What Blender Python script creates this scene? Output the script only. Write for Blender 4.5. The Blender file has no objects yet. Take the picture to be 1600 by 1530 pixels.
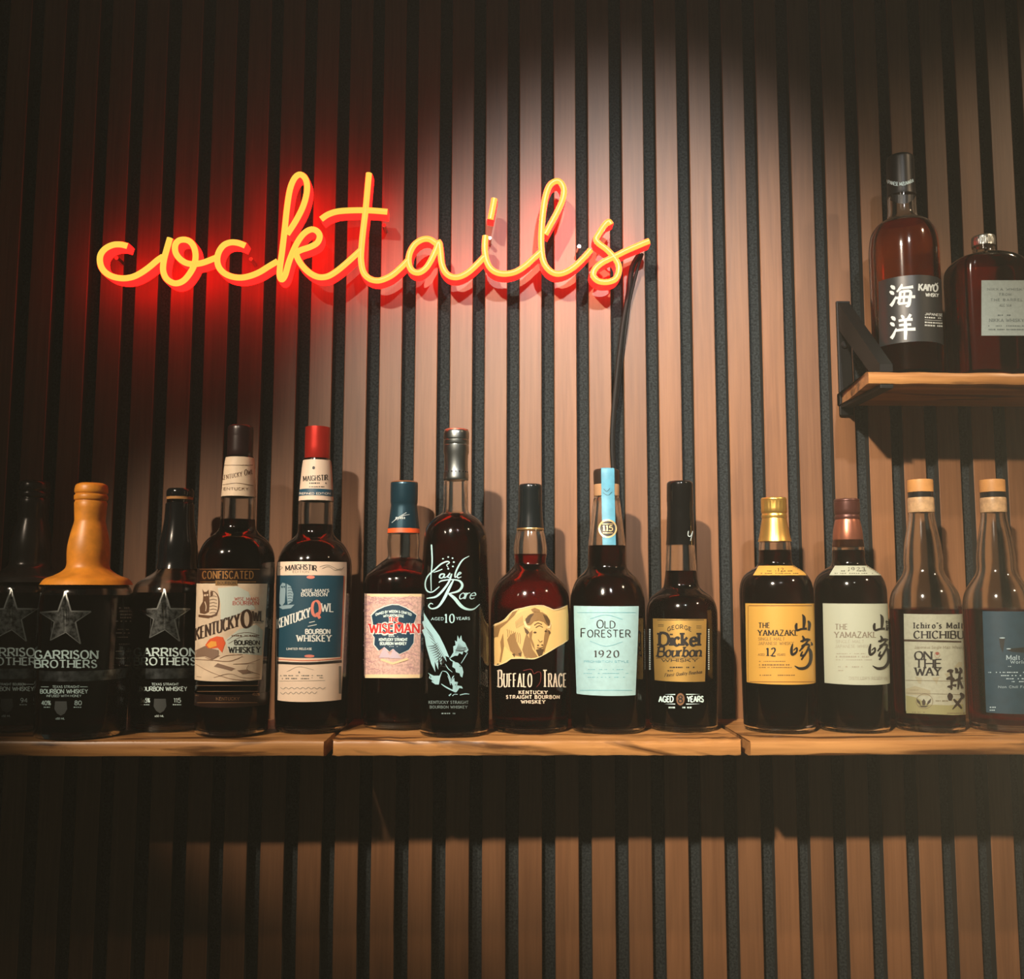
import bpy, bmesh, math, random
from math import sin, cos, pi, sqrt, atan2, hypot
random.seed(7)
SC = bpy.context.scene
COL = SC.collection

# ------------------------------------------------------------------ camera
CAM_P = (-0.0722, -1.0785, 1.5)
YAW, PITCH, ROLL, F = 0.0220, 0.1014, 0.0023, 1500.0
def _axes():
    cy, sy, cp, sp = cos(YAW), sin(YAW), cos(PITCH), sin(PITCH)
    f = (sy*cp, cy*cp, sp); r = (cy, -sy, 0.0)
    u = (r[1]*f[2]-r[2]*f[1], r[2]*f[0]-r[0]*f[2], r[0]*f[1]-r[1]*f[0])
    c, s = cos(ROLL), sin(ROLL)
    r2 = tuple(c*r[i]+s*u[i] for i in range(3)); u2 = tuple(c*u[i]-s*r[i] for i in range(3))
    return r2, u2, f
CR, CU, CF = _axes()
from mathutils import Matrix, Vector
cam = bpy.data.cameras.new('camera'); camo = bpy.data.objects.new('camera', cam); COL.objects.link(camo)
cam.sensor_fit = 'HORIZONTAL'; cam.sensor_width = 36.0; cam.lens = 36.0*F/1600.0
cam.clip_start = 0.01; cam.clip_end = 50
camo.matrix_world = Matrix(((CR[0], CU[0], -CF[0], CAM_P[0]), (CR[1], CU[1], -CF[1], CAM_P[1]), (CR[2], CU[2], -CF[2], CAM_P[2]), (0, 0, 0, 1)))
SC.camera = camo
def ray(px, py):
    a, b = (px-800)/F, (765-py)/F
    return tuple(CF[i]+CR[i]*a+CU[i]*b for i in range(3))
def at(px, py, Y):
    d = ray(px, py); t = (Y-CAM_P[1])/d[1]
    return (CAM_P[0]+d[0]*t, Y, CAM_P[2]+d[2]*t)

# ------------------------------------------------------------------ light
SC.view_settings.view_transform = 'Standard'; SC.view_settings.look = 'None'
SC.view_settings.exposure = 0.0; SC.view_settings.gamma = 1.0; SC.view_settings.use_curve_mapping = False
w = bpy.data.worlds.new('dim bar'); SC.world = w; w.use_nodes = True
w.node_tree.nodes['Background'].inputs[0].default_value = (0.80, 1.0, 0.85, 1); w.node_tree.nodes['Background'].inputs[1].default_value = 0.010
SC.cycles.max_bounces = 20; SC.cycles.transmission_bounces = 20; SC.cycles.glossy_bounces = 6; SC.cycles.diffuse_bounces = 3
SC.cycles.caustics_reflective = False; SC.cycles.caustics_refractive = False
SC.cycles.sample_clamp_indirect = 3.0
def spot(name, loc, aim, watts, col, cone, blend, rad):
    l = bpy.data.lights.new(name, 'SPOT'); l.energy = watts; l.color = col; l.spot_size = math.radians(cone); l.spot_blend = blend; l.shadow_soft_size = rad
    o = bpy.data.objects.new(name, l); COL.objects.link(o); o.location = loc
    o.rotation_euler = (Vector(aim)-Vector(loc)).to_track_quat('-Z', 'Y').to_euler(); return o
spot('ceiling_spot', (-0.67, -1.80, 2.62), (0.17, 0, 1.54), 405, (1.0, 0.84, 0.67), 26, 1.0, 0.035)
spot('ceiling_spot', (1.75, -1.30, 3.00), (0.52, 0, 1.48), 90, (1.0, 0.72, 0.46), 32, 0.9, 0.03)
spot('ceiling_spot', (-1.35, -1.60, 2.50), (-0.31, -0.08, 1.455), 215, (1.0, 0.80, 0.60), 13.5, 1.0, 0.03)
spot('ceiling_spot', (0.22, -1.80, 2.62), (0.10, 0, 1.78), 135, (1.0, 0.97, 0.95), 21.5, 1.0, 0.035)
# added unseen lamp, aimed off the wall, lights the haze for the warm wash
spot('added_wash_lamp', (0.58, -0.27, 1.45), (0.06, -1.25, 1.46), 260, (1.0, 0.82, 0.50), 115, 1.0, 0.02)

# ------------------------------------------------------------------ materials
def lin(c): return tuple((x/255/12.92 if x/255 <= 0.04045 else ((x/255+0.055)/1.055)**2.4) for x in c)
_M = {}
def mat(name, rgb, rough=0.5, metal=0.0, spec=0.5, noise=None, coat=0.0):
    """plain material; rgb is linear; noise = (scale, amount) mottles the colour a little"""
    if name in _M: return _M[name]
    m = bpy.data.materials.new(name); m.use_nodes = True; nt = m.node_tree; b = nt.nodes['Principled BSDF']
    b.inputs['Base Color'].default_value = (*rgb, 1); b.inputs['Roughness'].default_value = rough; b.inputs['Metallic'].default_value = metal
    b.inputs['Specular IOR Level'].default_value = spec; b.inputs['Coat Weight'].default_value = coat
    if noise:
        tc = nt.nodes.new('ShaderNodeTexCoord'); n = nt.nodes.new('ShaderNodeTexNoise'); n.inputs['Scale'].default_value = noise[0]; n.inputs['Detail'].default_value = 5
        r = nt.nodes.new('ShaderNodeMixRGB'); r.blend_type = 'MULTIPLY'; r.inputs[0].default_value = noise[1]; r.inputs[1].default_value = (*rgb, 1)
        cr = nt.nodes.new('ShaderNodeValToRGB'); cr.color_ramp.elements[0].position = 0.35; cr.color_ramp.elements[1].position = 0.65
        nt.links.new(tc.outputs['Object'], n.inputs['Vector']); nt.links.new(n.outputs['Fac'], cr.inputs[0]); nt.links.new(cr.outputs[0], r.inputs[2]); nt.links.new(r.outputs[0], b.inputs['Base Color'])
    _M[name] = m; return m
def emis(name, rgb, s):
    m = bpy.data.materials.new(name); m.use_nodes = True; nt = m.node_tree; b = nt.nodes['Principled BSDF']
    b.inputs['Base Color'].default_value = (0.3, 0.02, 0.01, 1); b.inputs['Emission Color'].default_value = (*rgb, 1); b.inputs['Emission Strength'].default_value = s
    b.inputs['Roughness'].default_value = 0.35
    return m
def glassm(name, rgb, ior=1.45, rough=0.0):
    m = bpy.data.materials.new(name); m.use_nodes = True; nt = m.node_tree; nt.nodes.remove(nt.nodes['Principled BSDF'])
    g = nt.nodes.new('ShaderNodeBsdfGlass'); g.inputs['Color'].default_value = (*rgb, 1); g.inputs['IOR'].default_value = ior; g.inputs['Roughness'].default_value = rough
    nt.links.new(g.outputs[0], nt.nodes['Material Output'].inputs['Surface']); return m
def wood(name, dark, light, axis='Z', scale=1.0, rough=0.42, spec=0.5, contrast=1.0, rand=True, streak=0.0):
    m = bpy.data.materials.new(name); m.use_nodes = True; nt = m.node_tree; N = nt.nodes.new; L = nt.links.new; b = nt.nodes['Principled BSDF']
    tc = N('ShaderNodeTexCoord'); oi = N('ShaderNodeObjectInfo'); add = N('ShaderNodeVectorMath'); add.operation = 'ADD'
    mul = N('ShaderNodeMath'); mul.operation = 'MULTIPLY'; mul.inputs[1].default_value = 37.0 if rand else 0.0
    L(oi.outputs['Random'], mul.inputs[0]); L(tc.outputs['Object'], add.inputs[0]); L(mul.outputs[0], add.inputs[1])
    mp = N('ShaderNodeMapping'); L(add.outputs[0], mp.inputs['Vector'])
    s = [60*scale]*3; s['XYZ'.index(axis)] = 3.2*scale; mp.inputs['Scale'].default_value = s
    wv = N('ShaderNodeTexNoise'); wv.inputs['Scale'].default_value = 1.0; wv.inputs['Detail'].default_value = 6; wv.inputs['Distortion'].default_value = 0.6; L(mp.outputs[0], wv.inputs['Vector'])
    mp2 = N('ShaderNodeMapping'); s2 = [420*scale]*3; s2['XYZ'.index(axis)] = 14*scale; mp2.inputs['Scale'].default_value = s2; L(add.outputs[0], mp2.inputs['Vector'])
    fn = N('ShaderNodeTexNoise'); fn.inputs['Scale'].default_value = 1.0; fn.inputs['Detail'].default_value = 3; L(mp2.outputs[0], fn.inputs['Vector'])
    mx = N('ShaderNodeMath'); mx.operation = 'MULTIPLY_ADD'; mx.inputs[1].default_value = 0.35; L(fn.outputs['Fac'], mx.inputs[0])
    m3 = N('ShaderNodeMath'); m3.operation = 'MULTIPLY'; m3.inputs[1].default_value = 0.65; L(wv.outputs['Fac'], m3.inputs[0]); L(m3.outputs[0], mx.inputs[2])
    cr = N('ShaderNodeValToRGB'); e = cr.color_ramp.elements; h = 0.17/contrast
    e[0].position = 0.5-h; e[1].position = 0.5+h; e[0].color = (*dark, 1); e[1].color = (*light, 1); L(mx.outputs[0], cr.inputs[0])
    out = cr.outputs[0]
    if rand:
        hv = N('ShaderNodeHueSaturation'); mr = N('ShaderNodeMapRange'); mr.inputs['To Min'].default_value = 0.86; mr.inputs['To Max'].default_value = 1.12
        L(oi.outputs['Random'], mr.inputs[0]); L(mr.outputs[0], hv.inputs['Value']); L(out, hv.inputs['Color']); out = hv.outputs[0]
    if streak:
        mp4 = N('ShaderNodeMapping'); s4 = [30]*3; s4['XYZ'.index(axis)] = 4.5; mp4.inputs['Scale'].default_value = s4; L(add.outputs[0], mp4.inputs['Vector'])
        n4 = N('ShaderNodeTexNoise'); n4.inputs['Scale'].default_value = 1.0; n4.inputs['Detail'].default_value = 8; n4.inputs['Distortion'].default_value = 1.5; L(mp4.outputs[0], n4.inputs['Vector'])
        c4 = N('ShaderNodeValToRGB'); c4.color_ramp.elements[0].position = 0.53; c4.color_ramp.elements[1].position = 0.62; L(n4.outputs['Fac'], c4.inputs[0])
        m4 = N('ShaderNodeMixRGB'); m4.blend_type = 'MIX'; m4.inputs[2].default_value = (dark[0]*.22, dark[1]*.18, dark[2]*.16, 1)
        sm = N('ShaderNodeMath'); sm.operation = 'MULTIPLY'; sm.inputs[1].default_value = streak; L(c4.outputs[0], sm.inputs[0]); L(sm.outputs[0], m4.inputs[0]); L(out, m4.inputs[1]); out = m4.outputs[0]
    L(out, b.inputs['Base Color'])
    b.inputs['Roughness'].default_value = rough; b.inputs['Specular IOR Level'].default_value = spec
    bp = N('ShaderNodeBump'); bp.inputs['Strength'].default_value = 0.25; bp.inputs['Distance'].default_value = 0.0006; L(mx.outputs[0], bp.inputs['Height']); L(bp.outputs[0], b.inputs['Normal'])
    return m
SLAT = wood('walnut veneer', (0.150, 0.062, 0.023), (0.270, 0.122, 0.050), 'Z', 1.0, 0.46, 0.60, 0.8)
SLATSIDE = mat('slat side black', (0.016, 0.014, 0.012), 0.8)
PLANK = wood('shelf oak', (0.30, 0.125, 0.034), (0.62, 0.31, 0.105), 'X', 0.9, 0.34, 0.5, 1.1, streak=0.9)
def feltm():
    m = mat('black felt', (0.022, 0.026, 0.027), 0.95, spec=0.2); nt = m.node_tree; N = nt.nodes.new; L = nt.links.new; b = nt.nodes['Principled BSDF']
    tc = N('ShaderNodeTexCoord'); n = N('ShaderNodeTexNoise'); n.inputs['Scale'].default_value = 420; n.inputs['Detail'].default_value = 4; L(tc.outputs['Object'], n.inputs['Vector'])
    c = N('ShaderNodeValToRGB'); c.color_ramp.elements[0].color = (0.009, 0.011, 0.012, 1); c.color_ramp.elements[1].color = (0.040, 0.050, 0.052, 1); c.color_ramp.elements[0].position = 0.35; c.color_ramp.elements[1].position = 0.75
    L(n.outputs['Fac'], c.inputs[0]); L(c.outputs[0], b.inputs['Base Color'])
    bp = N('ShaderNodeBump'); bp.inputs['Strength'].default_value = 0.6; bp.inputs['Distance'].default_value = 0.001; L(n.outputs['Fac'], bp.inputs['Height']); L(bp.outputs[0], b.inputs['Normal']); return m
FELT = feltm()
BLACKM = mat('black powder coat', (0.004, 0.004, 0.004), 0.5, spec=0.3)
GLASS = glassm('clear glass', (0.97, 0.98, 0.97), 1.45, 0.09)
DARKLIQ = glassm('dark bourbon', (0.20, 0.012, 0.004), 1.36)
REDLIQ = glassm('red bourbon', (0.60, 0.045, 0.012), 1.36)
AMBER = glassm('amber whisky', (0.93, 0.42, 0.11), 1.36)
DARKAMBER = glassm('dark amber whisky', (0.66, 0.15, 0.03), 1.36)
BROWNGLASS = glassm('brown bottle glass', (0.10, 0.045, 0.02), 1.45)
CREAM = mat('cream paper', (0.80, 0.64, 0.46), 0.55, noise=(60, .18))
WHITE = mat('white paper', (0.78, 0.72, 0.62), 0.5)
ICE = mat('pale blue paper', (0.40, 0.66, 0.70), 0.55, noise=(200, .08))
PRINT = mat('silver white print', (0.62, 0.80, 0.80), 0.45)
PALEPRINT = mat('pale print', (0.42, 0.50, 0.50), 0.5)
INK = mat('black ink', (0.014, 0.012, 0.011), 0.5)
BROWNINK = mat('brown ink', (0.13, 0.065, 0.033), 0.5)
GREYINK = mat('grey ink', (0.20, 0.19, 0.16), 0.5)

# ------------------------------------------------------------------ mesh helpers
def mesh_obj(name, verts, faces, material, parent=None, origin=(0, 0, 0), smooth=True, sharp=40):
    me = bpy.data.meshes.new(name); me.from_pydata([(v[0]-origin[0], v[1]-origin[1], v[2]-origin[2]) for v in verts], [], faces)
    mats = material if isinstance(material, (list, tuple)) else [material]
    for m in mats: me.materials.append(m)
    me.validate()
    if smooth:
        me.polygons.foreach_set('use_smooth', [True]*len(me.polygons))
        me.set_sharp_from_angle(angle=math.radians(sharp))
    me.update()
    o = bpy.data.objects.new(name, me); COL.objects.link(o)
    if parent is not None: o.parent = parent
    return o
def fix_normals(o):
    bm = bmesh.new(); bm.from_mesh(o.data); bmesh.ops.recalc_face_normals(bm, faces=bm.faces); bm.to_mesh(o.data); bm.free()
def thing(name, label, cat, loc, group=None):
    o = bpy.data.objects.new(name, None); COL.objects.link(o); o.location = loc; o.empty_display_size = 0.02
    o['label'] = label; o['category'] = cat
    if group: o['group'] = group
    return o
def box_data(x0, x1, y0, y1, z0, z1, bevel=0.0, seg=2):
    bm = bmesh.new(); bmesh.ops.create_cube(bm, size=1)
    for v in bm.verts: v.co = ((x0+x1)/2+v.co.x*(x1-x0), (y0+y1)/2+v.co.y*(y1-y0), (z0+z1)/2+v.co.z*(z1-z0))
    if bevel: bmesh.ops.bevel(bm, geom=bm.edges[:], offset=bevel, segments=seg, affect='EDGES', profile=0.6)
    bm.verts.index_update(); V = [tuple(v.co) for v in bm.verts]; Fc = [[v.index for v in f.verts] for f in bm.faces]; bm.free(); return V, Fc
def catmull(P, n=4):
    if len(P) < 3: return list(P)
    out = []; Q = [tuple(2*P[0][i]-P[1][i] for i in range(len(P[0])))]+list(P)+[tuple(2*P[-1][i]-P[-2][i] for i in range(len(P[0])))]
    if hypot(P[0][0]-P[-1][0], P[0][1]-P[-1][1]) < 1e-9: Q[0] = P[-2]; Q[-1] = P[1]
    for i in range(1, len(Q)-2):
        a, b, c, d = Q[i-1:i+3]
        for k in range(n):
            t = k/n
            out.append(tuple(0.5*((2*b[j])+(c[j]-a[j])*t+(2*a[j]-5*b[j]+4*c[j]-d[j])*t*t+(3*b[j]-a[j]-3*c[j]+d[j])*t**3) for j in range(len(b))))
    out.append(tuple(P[-1])); return out
def smooth_profile(P, n=4):
    """P: (r, z[, 's']); 's' marks a sharp corner"""
    segs = [[]]
    for p in P:
        segs[-1].append((p[0], p[1]))
        if len(p) > 2: segs.append([(p[0], p[1])])
    out = []
    for s in segs:
        c = catmull(s, n) if len(s) > 2 else s
        out += c if not out else c[1:]
    return out
def lathe(P, seg=56, c=(0, 0), flute=None, sq=None):
    """P list of (r, z) from axis to axis; sq(z)->(n, depth ratio) squares the section"""
    V = []; Fc = []; rings = []
    for k, (r, z) in enumerate(P):
        if r < 1e-6: rings.append([len(V)]); V.append((c[0], c[1], z)); continue
        ring = []
        for i in range(seg):
            a = 2*pi*i/seg; ca, sa = cos(a), sin(a); q = r
            if flute and flute[2] <= z <= flute[3]: q = r*(1-flute[1]*(0.5+0.5*cos(flute[0]*a)))
            dx, dy = q*ca, q*sa
            if sq:
                n, dr = sq(z, r); k2 = (abs(ca)**n+abs(sa)**n)**(-1.0/n); dx, dy = q*ca*k2, q*sa*k2*dr
            ring.append(len(V)); V.append((c[0]+dx, c[1]+dy, z))
        rings.append(ring)
    for a, b in zip(rings, rings[1:]):
        if len(a) == 1 and len(b) == 1: continue
        for i in range(seg):
            j = (i+1) % seg
            if len(a) == 1: Fc.append((a[0], b[i], b[j]))
            elif len(b) == 1: Fc.append((a[i], b[0], a[j]))
            else: Fc.append((a[i], b[i], b[j], a[j]))
    return V, Fc
def tube(path, rad, n=8, cap=True):
    V = []; Fc = []; rings = []; up0 = Vector((0, 1, 0))
    P = [Vector(p) for p in path]
    for i, p in enumerate(P):
        t = (P[min(i+1, len(P)-1)]-P[max(i-1, 0)]).normalized(); s = t.cross(up0)
        if s.length < 1e-3: s = t.cross(Vector((1, 0, 0)))
        s.normalize(); u = s.cross(t); r = rad[i] if isinstance(rad, list) else rad; ring = []
        for k in range(n):
            a = 2*pi*k/n; ring.append(len(V)); V.append(tuple(p+s*(r*cos(a))+u*(r*sin(a))))
        rings.append(ring)
    for a, b in zip(rings, rings[1:]):
        for k in range(n): Fc.append((a[k], a[(k+1) % n], b[(k+1) % n], b[k]))
    if cap: Fc.append(rings[0][::-1]); Fc.append(rings[-1])
    return V, Fc

# ------------------------------------------------------------------ lettering: stroke alphabet
GL = {}
def _g(s):
    for line in s.strip().split('\n'):
        ch, wd, d = line.split(' ', 2); st = []
        for part in d.split('|'):
            sm = part.startswith('~'); st.append((sm, [tuple(map(float, p.split(','))) for p in part.lstrip('~').split()]))
        GL[ch] = (float(wd), st)
_g('''A .72 0,0 .36,1 .72,0|.13,.36 .59,.36
B .58 0,0 0,1|~0,1 .3,1 .5,.93 .5,.6 .3,.53 0,.53|~0,.53 .34,.53 .58,.43 .58,.1 .34,0 0,0
C .66 ~.64,.82 .5,.97 .34,1 .1,.85 0,.5 .1,.15 .34,0 .52,.04 .66,.2
D .66 0,0 0,1|~0,1 .28,1 .56,.85 .66,.5 .56,.15 .28,0 0,0
E .52 0,0 0,1|0,1 .5,1|0,.52 .42,.52|0,0 .52,0
F .5 0,0 0,1|0,1 .5,1|0,.52 .4,.52
G .7 ~.64,.82 .5,.97 .34,1 .1,.85 0,.5 .1,.15 .34,0 .52,.02 .68,.1|.68,.08 .68,.42|.44,.42 .68,.42
H .68 0,0 0,1|.68,0 .68,1|0,.5 .68,.5
I .02 0,0 0,1
J .4 ~.4,1 .4,.6 .4,.25 .3,.03 .1,.03 0,.2
K .66 0,0 0,1|.62,1 0,.42|.2,.6 .66,0
L .5 0,0 0,1|0,0 .5,0
M .84 0,0 0,1 .42,.15 .84,1 .84,0
N .7 0,0 0,1 .7,0 .7,1
O .74 ~.37,1 .1,.86 0,.5 .1,.14 .37,0 .64,.14 .74,.5 .64,.86 .37,1
P .55 0,0 0,1|~0,1 .32,1 .55,.9 .55,.58 .32,.47 0,.47
Q .74 ~.37,1 .1,.86 0,.5 .1,.14 .37,0 .64,.14 .74,.5 .64,.86 .37,1|.4,.22 .72,-.14
R .64 0,0 0,1|~0,1 .32,1 .55,.9 .55,.58 .32,.47 0,.47|.28,.47 .64,0
S .5 ~.46,.84 .34,.98 .18,.99 .04,.86 .06,.66 .26,.53 .46,.4 .5,.17 .36,.02 .16,.01 0,.18
T .66 0,1 .66,1|.33,1 .33,0
U .66 ~0,1 0,.6 0,.3 .1,.05 .33,0 .56,.05 .66,.3 .66,.6 .66,1
V .7 0,1 .35,0 .7,1
W 1 0,1 .25,0 .5,.85 .75,0 1,1
X .68 0,1 .68,0|.68,1 0,0
Y .68 0,1 .34,.48 .68,1|.34,.48 .34,0
Z .6 0,1 .6,1 0,0 .6,0
0 .56 ~.28,1 .06,.84 0,.5 .06,.16 .28,0 .5,.16 .56,.5 .5,.84 .28,1
1 .2 0,.84 .18,1 .18,0
2 .52 ~.02,.8 .14,.97 .34,.99 .48,.84 .44,.6 .2,.26 0,0|0,0 .54,0
3 .5 ~.02,.84 .16,.99 .36,.98 .46,.78 .36,.56 .18,.53|~.18,.53 .4,.5 .52,.26 .38,.03 .16,.01 0,.16
4 .58 .44,0 .44,1 0,.3 .58,.3
5 .5 .46,1 .08,1 .04,.55|~.04,.55 .26,.64 .46,.52 .5,.26 .36,.03 .14,.01 0,.14
6 .52 ~.46,.9 .26,.98 .06,.7 0,.34 .1,.05 .3,.0 .5,.16 .48,.44 .28,.58 .04,.4
8 .52 ~.26,.54 .06,.68 .08,.9 .26,1 .44,.9 .46,.68 .26,.54 .02,.38 .04,.1 .26,0 .48,.1 .5,.38 .26,.54
9 .52 ~.48,.6 .24,.42 .02,.56 .06,.88 .26,1 .46,.88 .52,.6 .42,.2 .14,0
a .44 ~.4,.46 .22,.63 .04,.48 0,.3 .06,.08 .2,0 .4,.18|.43,.64 .43,0
b .44 0,1 0,0|~0,.42 .2,.63 .4,.5 .44,.3 .38,.1 .2,0 0,.16
c .4 ~.38,.5 .22,.64 .05,.5 0,.32 .06,.1 .22,0 .4,.14
d .44 ~.42,.44 .24,.63 .05,.5 0,.32 .05,.1 .22,0 .42,.18|.43,1 .43,0
e .42 ~.02,.34 .42,.37 .36,.57 .22,.64 .05,.52 0,.3 .06,.08 .24,0 .42,.12
f .3 ~.34,.94 .22,1 .13,.88 .13,.6 .13,0|0,.62 .3,.62
g .44 ~.4,.46 .22,.63 .04,.48 0,.3 .06,.1 .2,.02 .4,.2|~.43,.64 .43,.2 .42,-.12 .24,-.27 .04,-.2
h .42 0,1 0,0|~0,.42 .18,.62 .36,.58 .42,.4 .42,.2 .42,0
i .02 0,.64 0,0|0,.82 0,.93
k .42 0,1 0,0|.36,.64 0,.24|.12,.36 .42,0
l .02 0,1 0,0
m .72 0,.64 0,0|~0,.42 .16,.62 .31,.58 .36,.4 .36,.2 .36,0|~.36,.42 .52,.62 .67,.58 .72,.4 .72,.2 .72,0
n .42 0,.64 0,0|~0,.42 .18,.62 .36,.58 .42,.4 .42,.2 .42,0
o .46 ~.23,.64 .04,.52 0,.32 .04,.12 .23,0 .42,.12 .46,.32 .42,.52 .23,.64
p .44 0,.64 0,-.28|~0,.42 .2,.63 .4,.5 .44,.3 .38,.1 .2,0 0,.16
q .44 ~.42,.44 .24,.63 .05,.5 0,.32 .05,.1 .22,0 .42,.18|.43,.64 .43,-.28
r .28 0,.64 0,0|~0,.4 .12,.6 .28,.62
s .34 ~.32,.54 .2,.64 .06,.58 .05,.42 .2,.33 .33,.2 .28,.04 .12,0 0,.1
t .28 ~.12,.88 .12,.5 .12,.16 .18,.02 .3,.06|0,.62 .28,.62
u .42 ~0,.64 0,.35 .03,.08 .2,0 .4,.18|.42,.64 .42,0
v .42 0,.64 .21,0 .42,.64
w .64 0,.64 .16,0 .32,.56 .48,0 .64,.64
x .42 0,.64 .42,0|.42,.64 0,0
y .42 0,.64 .21,.06|.42,.64 .1,-.28
z .4 0,.64 .4,.64 0,0 .4,0
. .02 0,0 0,.1
' .02 0,1 0,.78
, .02 0,.08 -.04,-.1
- .3 0,.36 .3,.36
& .62 ~.6,.42 .44,.06 .2,0 .02,.14 .08,.36 .32,.6 .4,.82 .26,.99 .12,.84 .22,.6 .62,0
% .7 ~.15,1 .02,.86 .02,.68 .15,.54 .28,.68 .28,.86 .15,1|.62,1 .1,0|~.55,.46 .42,.32 .42,.14 .55,0 .68,.14 .68,.32 .55,.46''')
def stroke_polys(P, wfun, closed=False):
    """ribbon along P (px, y down) with width wfun(direction, t)"""
    out = []; n = len(P); L = []; R = []
    for i, p in enumerate(P):
        a = P[max(i-1, 0)]; b = P[min(i+1, n-1)]
        if closed and (i == 0 or i == n-1): a = P[-2]; b = P[1]
        dx, dy = b[0]-a[0], b[1]-a[1]; l = hypot(dx, dy) or 1; w2 = wfun(dx/l, dy/l, i/max(n-1, 1))/2
        L.append((p[0]-dy/l*w2, p[1]+dx/l*w2)); R.append((p[0]+dy/l*w2, p[1]-dx/l*w2))
    for i in range(n-1): out.append([L[i], L[i+1], R[i+1], R[i]])
    return out
def text(s, cx, cy, w_, h, th=.14, tn=None, serif=True, nib=20, slant=0.0, track=.2, sc=None, warp=None, ang=0.0, smn=3):
    """s centred at (cx, cy) px, total width w_, cap height h (px). sc = small-cap size for lower-case letters"""
    tn = th if tn is None else tn; nb = math.radians(nib)
    xs = []; x = 0
    for ch in s:
        if ch == ' ': xs.append(None); x += .30+track; continue
        k = 1.0; c2 = ch
        if sc and ch.islower(): k = sc; c2 = ch.upper()
        g = GL.get(c2, GL['o']); xs.append((x, k, g)); x += g[0]*k+track*(1 if ch not in ".,'" else .7)+(.10 if serif else 0)
    tot = x-track-(.10 if serif else 0) or 1; sx = w_/tot if tot > .05 else h
    polys = []
    def T(u, v):
        X = (u-tot/2)*sx+slant*(v-.5)*h; Y = -(v-.5)*h
        if warp: X, Y = warp(X, Y)
        if ang: X, Y = X*cos(ang)+Y*sin(ang), -X*sin(ang)+Y*cos(ang)
        return (cx+X, cy+Y)
    def wf(k):
        return lambda dx, dy, t: h*max(k, .85)*(tn+(th-tn)*abs(sin(atan2(-dy, dx)-nb)))
    for q in xs:
        if not q: continue
        x0, k, g = q
        for sm, pts in g[1]:
            P = [(x0+a*k, b*k) for a, b in pts]
            if sm:
                Q = [T(*p) for p in catmull(P, smn)]; polys += stroke_polys(Q, wf(k), closed=hypot(P[0][0]-P[-1][0], P[0][1]-P[-1][1]) < 1e-6)
            else:
                for i in range(len(P)-1):
                    a, b = P[i], P[i+1]; m = max(1, int(hypot(b[0]-a[0], b[1]-a[1])/.5)) if warp else 1
                    ab = [(a[0]+(b[0]-a[0])*t/m, a[1]+(b[1]-a[1])*t/m) for t in range(m+1)]
                    polys += stroke_polys([T(*p) for p in ab], wf(k))
            if serif:
                for e, f in ((P[0], P[1]), (P[-1], P[-2])):
                    ddx, ddy = (e[0]-f[0])*sx, (e[1]-f[1])*h
                    if abs(ddy) > 1.3*abs(ddx) and (abs(e[1]-0) < .02 or abs(e[1]-k) < .02 or abs(e[1]-.64) < .02 or abs(e[1]+.28) < .02):
                        hw_ = (th*.56+.055*min(1, sx/h/.9))*h*k/sx; yy = e[1]; sg = 1 if ddy < 0 else -1
                        t2 = max(tn*.95, .05); polys.append([T(e[0]-hw_, yy), T(e[0]+hw_, yy), T(e[0]+hw_, yy+sg*t2), T(e[0]-hw_, yy+sg*t2)])
    return polys
def brush(P, n=5):
    """P: (x, y, width) px"""
    Q = catmull(P, n) if len(P) > 2 else P; out = []; L = []; R = []; m = len(Q)
    for i, p in enumerate(Q):
        a = Q[max(i-1, 0)]; b = Q[min(i+1, m-1)]; dx, dy = b[0]-a[0], b[1]-a[1]; l = hypot(dx, dy) or 1
        L.append((p[0]-dy/l*p[2]/2, p[1]+dx/l*p[2]/2)); R.append((p[0]+dy/l*p[2]/2, p[1]-dx/l*p[2]/2))
    for i in range(m-1): out.append([L[i], L[i+1], R[i+1], R[i]])
    return out
def rect(x0, y0, x1, y1): return [(x0, y0), (x1, y0), (x1, y1), (x0, y1)]
def frame(x0, y0, x1, y1, t): return [rect(x0, y0, x1, y0+t), rect(x0, y1-t, x1, y1), rect(x0, y0, x0+t, y1), rect(x1-t, y0, x1, y1)]
def ellipse(cx, cy, rx, ry, n=20, a0=0, a1=2*pi): return [(cx+rx*cos(a0+(a1-a0)*i/n), cy+ry*sin(a0+(a1-a0)*i/n)) for i in range(n if a1-a0 > 6.2 else n+1)]
def ring(cx, cy, rx, ry, t, n=24):
    P = ellipse(cx, cy, rx, ry, n); P.append(P[0]); return stroke_polys(P, lambda a, b, c: t, True)
def micro(x0, x1, y, h, dens=.75, slope=0.0):
    out = []; x = x0
    while x < x1-1:
        l = random.uniform(1.0, 3.2); l = min(l, x1-x)
        if random.random() < dens: out.append([(x, y+slope*(x-x0)), (x+l, y+slope*(x+l-x0)), (x+l, y+h+slope*(x+l-x0)), (x, y+h+slope*(x-x0))])
        x += l+random.uniform(.5, 1.2)
    return out
def crop(x0, y0, s):
    def f(*pts): return [(x0+p[0]/s, y0+p[1]/s)+((p[2]/s,) if len(p) > 2 else ()) for p in pts]
    return f
def clipx(poly, x0, x1):
    def cl(P, keep, X):
        out = []
        for i in range(len(P)):
            a, b = P[i-1], P[i]; ka, kb = keep(a[0]), keep(b[0])
            if ka != kb:
                t = (X-a[0])/(b[0]-a[0]); out.append((X, a[1]+(b[1]-a[1])*t))
            if kb: out.append(b)
        return out
    P = cl(poly, lambda x: x >= x0, x0)
    return cl(P, lambda x: x <= x1, x1) if P else P
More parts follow.
